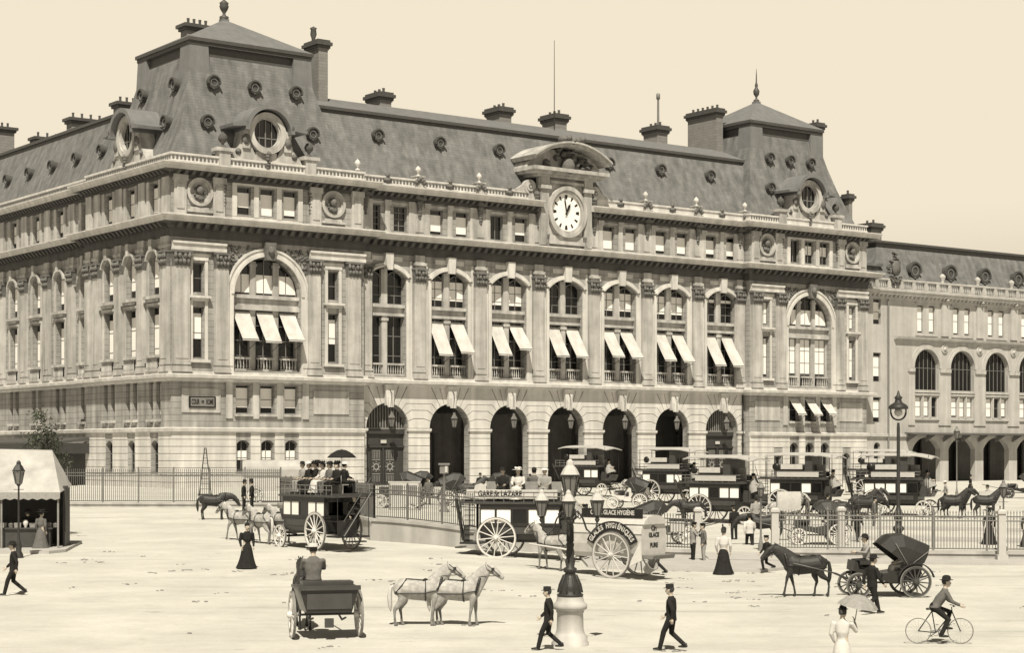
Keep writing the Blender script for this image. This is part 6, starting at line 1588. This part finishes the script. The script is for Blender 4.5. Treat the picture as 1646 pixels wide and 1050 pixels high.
# --- lamps
def lantern(b_frame, b_glass, b_top, c, s=1.0, n=6):
    x, y, z = c
    b_frame.lathe([(.05*s,-.12*s),(.10*s,-.05*s),(.15*s,0)], c, n, smooth=False)
    for i in range(n):
        a = 2*PI*i/n; b_frame.tube((x+.15*s*math.cos(a), y+.15*s*math.sin(a), z), (x+.26*s*math.cos(a), y+.26*s*math.sin(a), z+.55*s), .014*s, n=4)
    b_glass.lathe([(.135*s,.01),(.245*s,.54*s)], c, n, smooth=False)
    b_frame.lathe([(.28*s,.55*s),(.30*s,.60*s),(.27*s,.62*s)], c, n, smooth=False)
    b_top.lathe([(.27*s,.62*s),(.19*s,.78*s),(.11*s,.88*s),(.10*s,.98*s),(.03*s,1.06*s)], c, n, smooth=False)
x, y, z = ground(917, 1040); L = empty('street_lamp', (x, y+.3, z), 0, 'great cast-iron street lamp with four lanterns on a round pale stone pedestal', 'street lamp')
b = MB(); b.lathe([(.50,-.1),(.50,.08),(.46,.12),(.47,.24),(.40,.30),(.38,.36),(.36,.44),(.35,.86),(.38,.90),(.37,.94),(.45,.98),(.46,1.10),(.40,1.14),(.36,1.22),(.35,1.30)], (0,0,0), 28); b.build('pedestal', STONE2, L)
b = MB(); b.lathe([(.34,1.30),(.36,1.36),(.30,1.40),(.32,1.50),(.27,1.64),(.17,1.86),(.13,1.94),(.18,1.97),(.18,2.06),(.11,2.10),(.14,2.25),(.10,2.34),(.12,2.5),(.09,2.6),(.11,2.7),(.085,2.76),(.085,3.25),(.12,3.28),(.12,3.34),(.08,3.4),(.15,3.5),(.16,3.62),(.08,3.72),(.06,3.92)], (0,0,0), 20)
for k in range(10):
    a = 2*PI*k/10; b.path([(.33*math.cos(a),.33*math.sin(a),1.42),(.29*math.cos(a),.29*math.sin(a),1.62),(.18*math.cos(a),.18*math.sin(a),1.88)], .022, 5); b.tube((.09*math.cos(a),.09*math.sin(a),2.78), (.085*math.cos(a),.085*math.sin(a),3.22), .013, n=5)
b.build('column', IRON, L)
b = MB(); gl = MB(); tp = MB()
for k, a in enumerate((math.radians(15), math.radians(180), math.radians(265))):
    cx_, sy_ = math.cos(a), math.sin(a)
    P = [(0,0,3.52)]+[(r_*cx_, r_*sy_, zz) for r_, zz in ((.22,3.58),(.36,3.38),(.46,3.10),(.60,2.98),(.73,3.10),(.76,3.34))]
    b.path(P, .026, 6); b.path([(.12*cx_,.12*sy_,3.5),(.28*cx_,.28*sy_,3.38),(.32*cx_,.32*sy_,3.52)], .02, 6)
    lantern(b, gl, tp, (.76*cx_, .76*sy_, 3.46), .68, 8); b.lathe([(.03,3.28),(.07,3.36),(.03,3.42)], (.76*cx_, .76*sy_, 0), 8)
lantern(b, gl, tp, (0,0,3.98), .95, 8)
for i in range(8):
    a = 2*PI*i/8; b.path([(.1*math.cos(a), .1*math.sin(a), 3.35), (.22*math.cos(a), .22*math.sin(a), 3.45), (.2*math.cos(a), .2*math.sin(a), 3.6)], .018, 5)
b.build('arm', IRON, L); gl.build('lantern_glass', LAMPG, L); tp.build('lantern_cap', LAMPW, L)
x, y, z = at(1444, 94.5, HC); L = empty('tall_lamp', (x, y, z), 0, 'tall electric lamp with horseshoe lantern rising behind the right railings', 'street lamp')
b = MB(); b.lathe([(.42,0),(.42,.1),(.34,.15),(.36,.3),(.2,.42),(.17,.55),(.3,.7),(.3,.8),(.18,.9),(.16,1.1),(.22,1.2),(.24,1.55),(.14,1.75),(.1,1.9),(.085,5.9),(.06,6.2)], (0,0,0), 14); b.build('column', IRON, L)
b = MB(); b.ring((0, 6.72), .34, .42, -.05, .05, 1, 22, PI, 2*PI); b.lathe([(.5,6.9),(.52,7.0),(.42,7.12),(.2,7.25),(.16,7.4),(.22,7.5),(.1,7.6),(.03,7.85)], (0,0,0), 14); b.box(-.42,-.36,-.05,.05,6.7,6.95); b.box(.36,.42,-.05,.05,6.7,6.95); b.build('lantern_frame', IRON, L)
b = MB(); b.lathe([(.03,6.52),(.18,6.6),(.22,6.75),(.16,6.9),(.08,6.95)], (0,0,0), 14); b.build('globe', LAMPW, L)
def small_lamp(px, Y, f, h, label, m=IRON, s=.85):
    x, y, z = at(px, Y, f); L = empty('street_lamp', (x, y, z), 0, label, 'street lamp'); b = MB(); gl = MB(); tp = MB()
    b.lathe([(.2,0),(.2,.15),(.12,.3),(.14,.5),(.08,.75),(.05,1.0),(.04,h-.1),(.07,h-.05)], (0,0,0), 10); b.tube((-.22, 0, h-.25), (.22, 0, h-.25), .015)
    b.build('column', m, L); b = MB(); lantern(b, gl, tp, (0,0,h), s); b.build('lantern_frame', IRON, L); gl.build('lantern_glass', LAMPG, L); tp.build('lantern_cap', IRON if m is IRON else TYRE, L)
small_lamp(30, 79, HS, 3.2, 'gas lamp in front of the canvas stall at the left edge', s=.95)
small_lamp(1223, 87.5, HS, 2.85, 'thin pale gas lamp at the open gate', IRONG, .7)
small_lamp(1613, 87, HC, 2.6, 'small gas lamp behind the railings at the right edge', IRONG, .75)
small_lamp(1538, 158, HC, 5.2, 'pale globe lamp in front of the wing arcade', IRONG, 1.0)
# hanging lanterns of the arcade
for i, c in enumerate(BAY):
    p = W(c-.0, MV-.9); L = empty('hanging_lantern', (p[0], p[1], 0), TH, 'lantern hanging in the %s arch of the arcade' % ['first, doored', 'second', 'third', 'fourth', 'fifth', 'sixth', 'last, doored'][i], 'lantern', 'arcade lanterns')
    b = MB(); b.path([(0,.5,11.9),(0,.0,11.3),(0,-.1,11.2)], .04, 6)
    for s in (-1, 1): b.tube((0,-.05,11.2), (s*.2,0,9.0), .02, n=4)
    b.build('bracket', IRON, L); b = MB(); gl = MB(); tp = MB(); lantern(b, gl, tp, (0,0,7.75), 1.5); b.build('lantern_frame', IRON, L); gl.build('lantern_glass', LAMPG, L); tp.build('lantern_cap', LAMPG, L)
# notice board, box sign, white notice
x, y, z = at(650, 108, HC); n_ = empty('notice_board', (x, y, z), 0, 'pale notice board on legs behind the left railings', 'notice board')
b = MB(); b.box(-.9, .9, -.03, .03, .35, 1.6); b.box(-.95, .95, -.05, .05, 1.6, 1.68); b.build('board', CREAM, n_); b = MB(); b.box(-.92, -.84, -.06, .06, 0, 1.6); b.box(.84, .92, -.06, .06, 0, 1.6); b.build('leg', IRONG, n_)
b = MB(); b.box(-.75, -.1, -.045, -.032, .95, 1.45); b.box(.1, .75, -.045, -.032, .85, 1.45); b.build('poster', FRAME, n_)
x, y, z = at(714, 107, HC); n_ = empty('box_sign', (x, y, z), 0, 'pale column carrying a small square signal box, before the second arch', 'sign post')
b = MB(); b.lathe([(.28,0),(.28,.1),(.14,.25),(.12,.5),(.08,.8),(.07,2.2),(.12,2.25)], (0,0,0), 12); b.build('column', IRONG, n_); b = MB(); b.box(-.25, .25, -.2, .2, 2.25, 2.75); b.box(-.33, .33, -.28, .28, 2.75, 2.85); b.build('box', FRAME, n_); b = MB(); b.box(.05, .2, -.22, -.2, 2.32, 2.7); b.build('dial', WHITEP, n_)
x, y, z = at(1592, 122, HC); n_ = empty('notice_board', (x, y, z), 0, 'blank white notice board standing at the right of the court', 'notice board')
b = MB(); b.box(-.75, .75, -.03, .03, .7, 1.7); b.build('board', WHITEP, n_); b = MB(); b.box(-.7, -.62, .03, .1, 0, 1.7); b.box(.62, .7, .03, .1, 0, 1.7); b.build('leg', IRONG, n_)
# white sheet on poles behind the railing
x, y, z = at(1268, 96, HC); n_ = empty('banner_sheet', (x, y, z), .1, 'plain white sheet stretched between two poles in front of the very dark omnibus', 'sheet')
b = MB(); vs = []
for i in range(9):
    for j in range(6): vs.append((-.62+1.24*i/8, .06*math.sin(i*1.3)+.03*math.cos(j), 1.5+1.1*j/5-(.15*abs(i-4)/4 if j == 0 else 0)*-1))
b.add(vs, [(i*6+j, (i+1)*6+j, (i+1)*6+j+1, i*6+j+1) for i in range(8) for j in range(5)], True); b.build('sheet', CL_W, n_)
b = MB(); b.tube((-.62,.1,0), (-.62,.1,2.45), .03); b.tube((.62,.1,0), (.62,.1,2.4), .03); b.build('pole', WOOD, n_)
# lattice ladder tower near the left gate
x, y, z = at(330, 131, HS); n_ = tag(MB().build('lattice_mast', IRON), 'slender dark A-shaped ladder mast standing against the station corner', 'mast'); bpy.data.objects.remove(n_)
b = MB(); H_ = 3.3
b.path([(-.42,0,.6),(-.05,0,3.9)], .04, 6); b.path([(.42,0,.6),(.05,0,3.9)], .04, 6); b.box(-.5,.5,-.3,.3,.5,.62)
for s in (-.38, .38): b.tube((s, 0, 0), (s, 0, .55), .05)
for i in range(9): t = i/9; b.tube((-.42+.37*t, 0, .6+3.3*t), (.42-.37*t, 0, .6+3.3*t), .02, n=5)
o = b.build('ladder_mast', IRON); o.location = (x, y, z); tag(o, 'slender dark A-shaped ladder mast standing against the station corner', 'mast')
# covered pale wagon behind the gate railings (rounded white roof)
x, y, z = at(445, 127, HS); n_ = empty('covered_wagon', (x, y+1, z), .15, 'pale covered wagon behind the railings left of the omnibus', 'wagon')
b = MB(); sec = []
for xx in (-2.5, -2.2, 2.2, 2.5):
    e = .93 if abs(xx) > 2.3 else 1; sec.append([(xx, -1*e, 1.9)]+[(xx, -1.05*e*math.cos(PI*i/10), 2.4+.65*e*math.sin(PI*i/10)) for i in range(11)]+[(xx, 1*e, 1.9)])
b.loft(sec, True, False); b.build('tilt', CANVAS, n_); b = MB(); b.box(-2.4, 2.4, -.95, .95, .9, 1.9); b.box(-.2, .5, -.98, -.95, 1.2, 1.7); b.build('body', CREAM, n_)
for s in (-1, 1):
    for xx in (-1.6, 1.5): wheel(n_, (xx, s*1.0, .6), .6, 12)
# canvas stall at left edge
x, y, z = at(30, 84, HS); n_ = empty('canvas_stall', (x, y, z), .12, 'canvas-roofed stall with white awning at the left edge of the street', 'stall')
b = MB(); b.add([(-6, -1.2, 2.62), (2.0, -1.2, 2.62), (1.3, 1.6, 4.55), (-6, 1.6, 4.7)], [(0,1,2,3)]); b.add([(2.0,-1.2,2.62),(2.2,1.6,2.9),(1.3,1.6,4.55)], [(0,1,2)]); b.build('awning', CANVAS, n_)
b = MB(); n = 40
vs = []
for i in range(n+1):
    xx = -6+8*i/n; vs += [(xx, -1.23, 2.64), (xx, -1.26, 2.36-.07*abs(math.sin(i*PI/2.0)))]
b.add(vs, [(2*i, 2*i+1, 2*i+3, 2*i+2) for i in range(n)]); b.build('valance', CL_G, n_)
b = MB()
for xx in (-5.8, -3.2, -.6, 1.9): b.tube((xx, -1.1, 0), (xx, -1.1, 2.65), .05)
b.build('post', WOOD, n_); b = MB(); b.box(-6, 2.1, 1.5, 1.62, 0, 3.2); b.box(2.0, 2.12, -.2, 1.5, 0, 2.9); b.build('back_wall', DOOR, n_)
b = MB(); b.box(-5.9, 1.5, -.7, .1, .0, .95); b.box(-5.95, 1.6, -.8, .15, .95, 1.02); b.build('counter', COACHB, n_)
rr = random.Random(4)
for i in range(11):
    xx = -1.6+.33*i; s_ = rr.choice((0, 1, 2)); q = local(n_, xx, -.45+rr.uniform(-.12, .12), 1.02)
    m = MB()
    if s_ == 0: m.tbox((0,0), .14, .11, 0, .2, 1.12); m.box(-.15,.15,-.12,.12,.18,.22)
    elif s_ == 1: m.lathe([(.11,0),(.15,.16),(.16,.18),(.13,.17),(.03,.25)], (0,0,0), 10)
    else: m.lathe([(.06,0),(.07,.05),(.13,.2),(.1,.32),(.05,.36)], (0,0,0), 10)
    o = m.build(('crate', 'basket', 'jar')[s_], (WOOD, WICK, CREAM2)[s_]); o.location = q
    tag(o, '%s on the stall counter, %s from the left of the row' % (('small wooden crate', 'round wicker basket', 'pale stoneware jar')[s_], ('first','second','third','fourth','fifth','sixth','seventh','eighth','ninth','tenth','last')[i]), ('crate','basket','jar')[s_], 'wares on the stall counter')
# small tree behind the stall
def tree(loc, label, h=5.5, r=1.7, seed=1):
    R = random.Random(seed); t = empty('street_tree', loc, 0, label, 'tree'); b = MB()
    b.path([(0,0,0),(.05,0,h*.3),(-.05,.05,h*.55),(0,0,h*.8)], [.15,.12,.09,.04], 8); tips = []
    for i in range(9):
        a = R.uniform(0, 6.28); z0 = h*R.uniform(.35, .65); rr_ = r*R.uniform(.5, .9); z1 = z0+R.uniform(.5, 1.8); e = (rr_*math.cos(a), rr_*math.sin(a), z1); b.path([(0,0,z0),(e[0]*.5, e[1]*.5, (z0+z1)/2+.1), e], [.06,.04,.015], 6); tips.append(e)
    b.build('trunk', BARK, t); c = MB()
    for i in range(46):
        bx = R.choice(tips+[(0,0,h*.8)]); cx_, cy_, cz_ = (bx[k]+R.gauss(0, .38) for k in range(3)); 
        for k in range(55):
            p = Vector((cx_+R.gauss(0,.22), cy_+R.gauss(0,.22), cz_+R.gauss(0,.18))); u = Vector((R.uniform(-1,1), R.uniform(-1,1), R.uniform(-1,1))).normalized(); w = u.cross(V(R.random(), R.random(), R.random())).normalized(); s_ = R.uniform(.05, .09)
            c.add([tuple(p-u*s_), tuple(p+w*s_*.6), tuple(p+u*s_), tuple(p-w*s_*.6)], [(0,1,2,3)])
    c.build('crown', LEAF, t)
x, y, z = at(78, 92, HS); tree((x, y, z), 'small leafy tree rising behind the canvas stall', 6.0, 1.0, 3)
# raised refuges and kerbs inside the court
for pts in ([(17.5, 97), (24, 95), (40, 91), (40, 93.5), (24, 97.6), (17.6, 99)], [(15, 108), (30, 104.5), (52, 100), (52, 101.5), (30, 106.6), (15.2, 109.4)]):
    slab(pts, 'refuge', PAVE, .13, HC)
# more cabs and people in the court
def cab_at(px, Y, rz, label, m, coat, hl, pose='down'):
    x, y, z = at(px, Y, HC); v = victoria((x, y, z), math.radians(rz), label, m); l = local(v, 2.7, 0); horse((l[0], l[1], HC(l[0], l[1])), math.radians(rz), hl, coat, pose)
cab_at(790, 126, 172, 'dark cab facing left, far behind the central omnibus', COACHB, H_D, 'dark horse of the cab behind the central omnibus')
cab_at(692, 122, 8, 'dark cab facing right between the box sign and the notice board', COACH, H_B, 'bay horse of the cab between the box sign and notice board', 'stand')
ped(1215, 850, 90, 'man in grey behind the thin gate lamp', f=HC, pose='stand', hat='bowler', top=CL_G, bot=CL_D)
ped(733, 806, -60, 'porter in shirt sleeves between the cabs and the second arch', f=HC, pose='walk', hat='cap', top=CL_W, bot=CL_D)
ped(1405, 850, 0, 'stableman standing beside the dark team at right', f=HC, pose='stand', hat='cap', top=CL_B)
ped(1298, 845, 180, 'man in brown standing below the tilted white sheet', f=HC, pose='stand', hat='cap', top=CL_B)

# droppings and litter trodden into the street
b = MB(); R_ = random.Random(21)
for k in range(100):
    x = R_.uniform(-22, 26); y = R_.uniform(44, 84)
    if R_.random() < .4: x = R_.uniform(-14, 14); y = R_.uniform(60, 80)
    z = HS(x, y); n = R_.randint(2, 7)
    for q in range(n):
        xx, yy, r = x+R_.gauss(0, .16), y+R_.gauss(0, .16), R_.uniform(.025, .07); b.lathe([(r*.9, -.01), (r, r*.3), (r*.5, r*.6)], (xx, yy, z), 6)
tag(b.build('droppings', mat('trodden_dung', .18, amt=.4, scale=5)), kind='stuff')

for (px_, py_, rz_, lb_, kw_) in (
    (1252, 838, 90, 'woman in dark dress and wide hat standing left of the white sheet', dict(sex='f', hat='wide', top=CL_D)),
    (1330, 842, 10, 'man in bowler walking behind the parked right-hand cab', dict(pose='walk', hat='bowler', top=CL_D)),
    (1100, 838, 200, 'ostler in shirt sleeves between the two omnibuses by the gate', dict(hat='cap', top=CL_W, bot=CL_D)),
    (1022, 812, 90, 'man in top hat at the foot of the fifth arch', dict(hat='top', top=CL_D)),
    (1520, 812, 170, 'man in pale jacket walking right of the dark lead horse', dict(pose='walk', hat='boater', top=CL_G, bot=CL_D, hatm=STRAW)),
    (1560, 795, 0, 'distant woman in dark dress before the wing arcade', dict(sex='f', hat='small', top=CL_D)),
    (852, 800, -90, 'man in dark coat under the third arch', dict(hat='bowler', top=CL_B)),
    (662, 806, 30, 'woman in grey walking behind the notice board', dict(sex='f', hat='wide', top=CL_G)),
    (1180, 868, 120, 'porter with dark cap just inside the gate', dict(hat='cap', top=CL_D))):
    ped(px_, py_, rz_, lb_, f=HC, **kw_)
# everything in the wing arcade closed at the back
b = MB(F(WV)); b.box(104.5, U2, -6.3, -6, BASE, 8.4); b.box(104.5, 104.7, -6, -.8, BASE, 8.4); b.box(104.5, U2, -6, -.8, 8.0, 8.3); b.build('passage', DARK, wing)
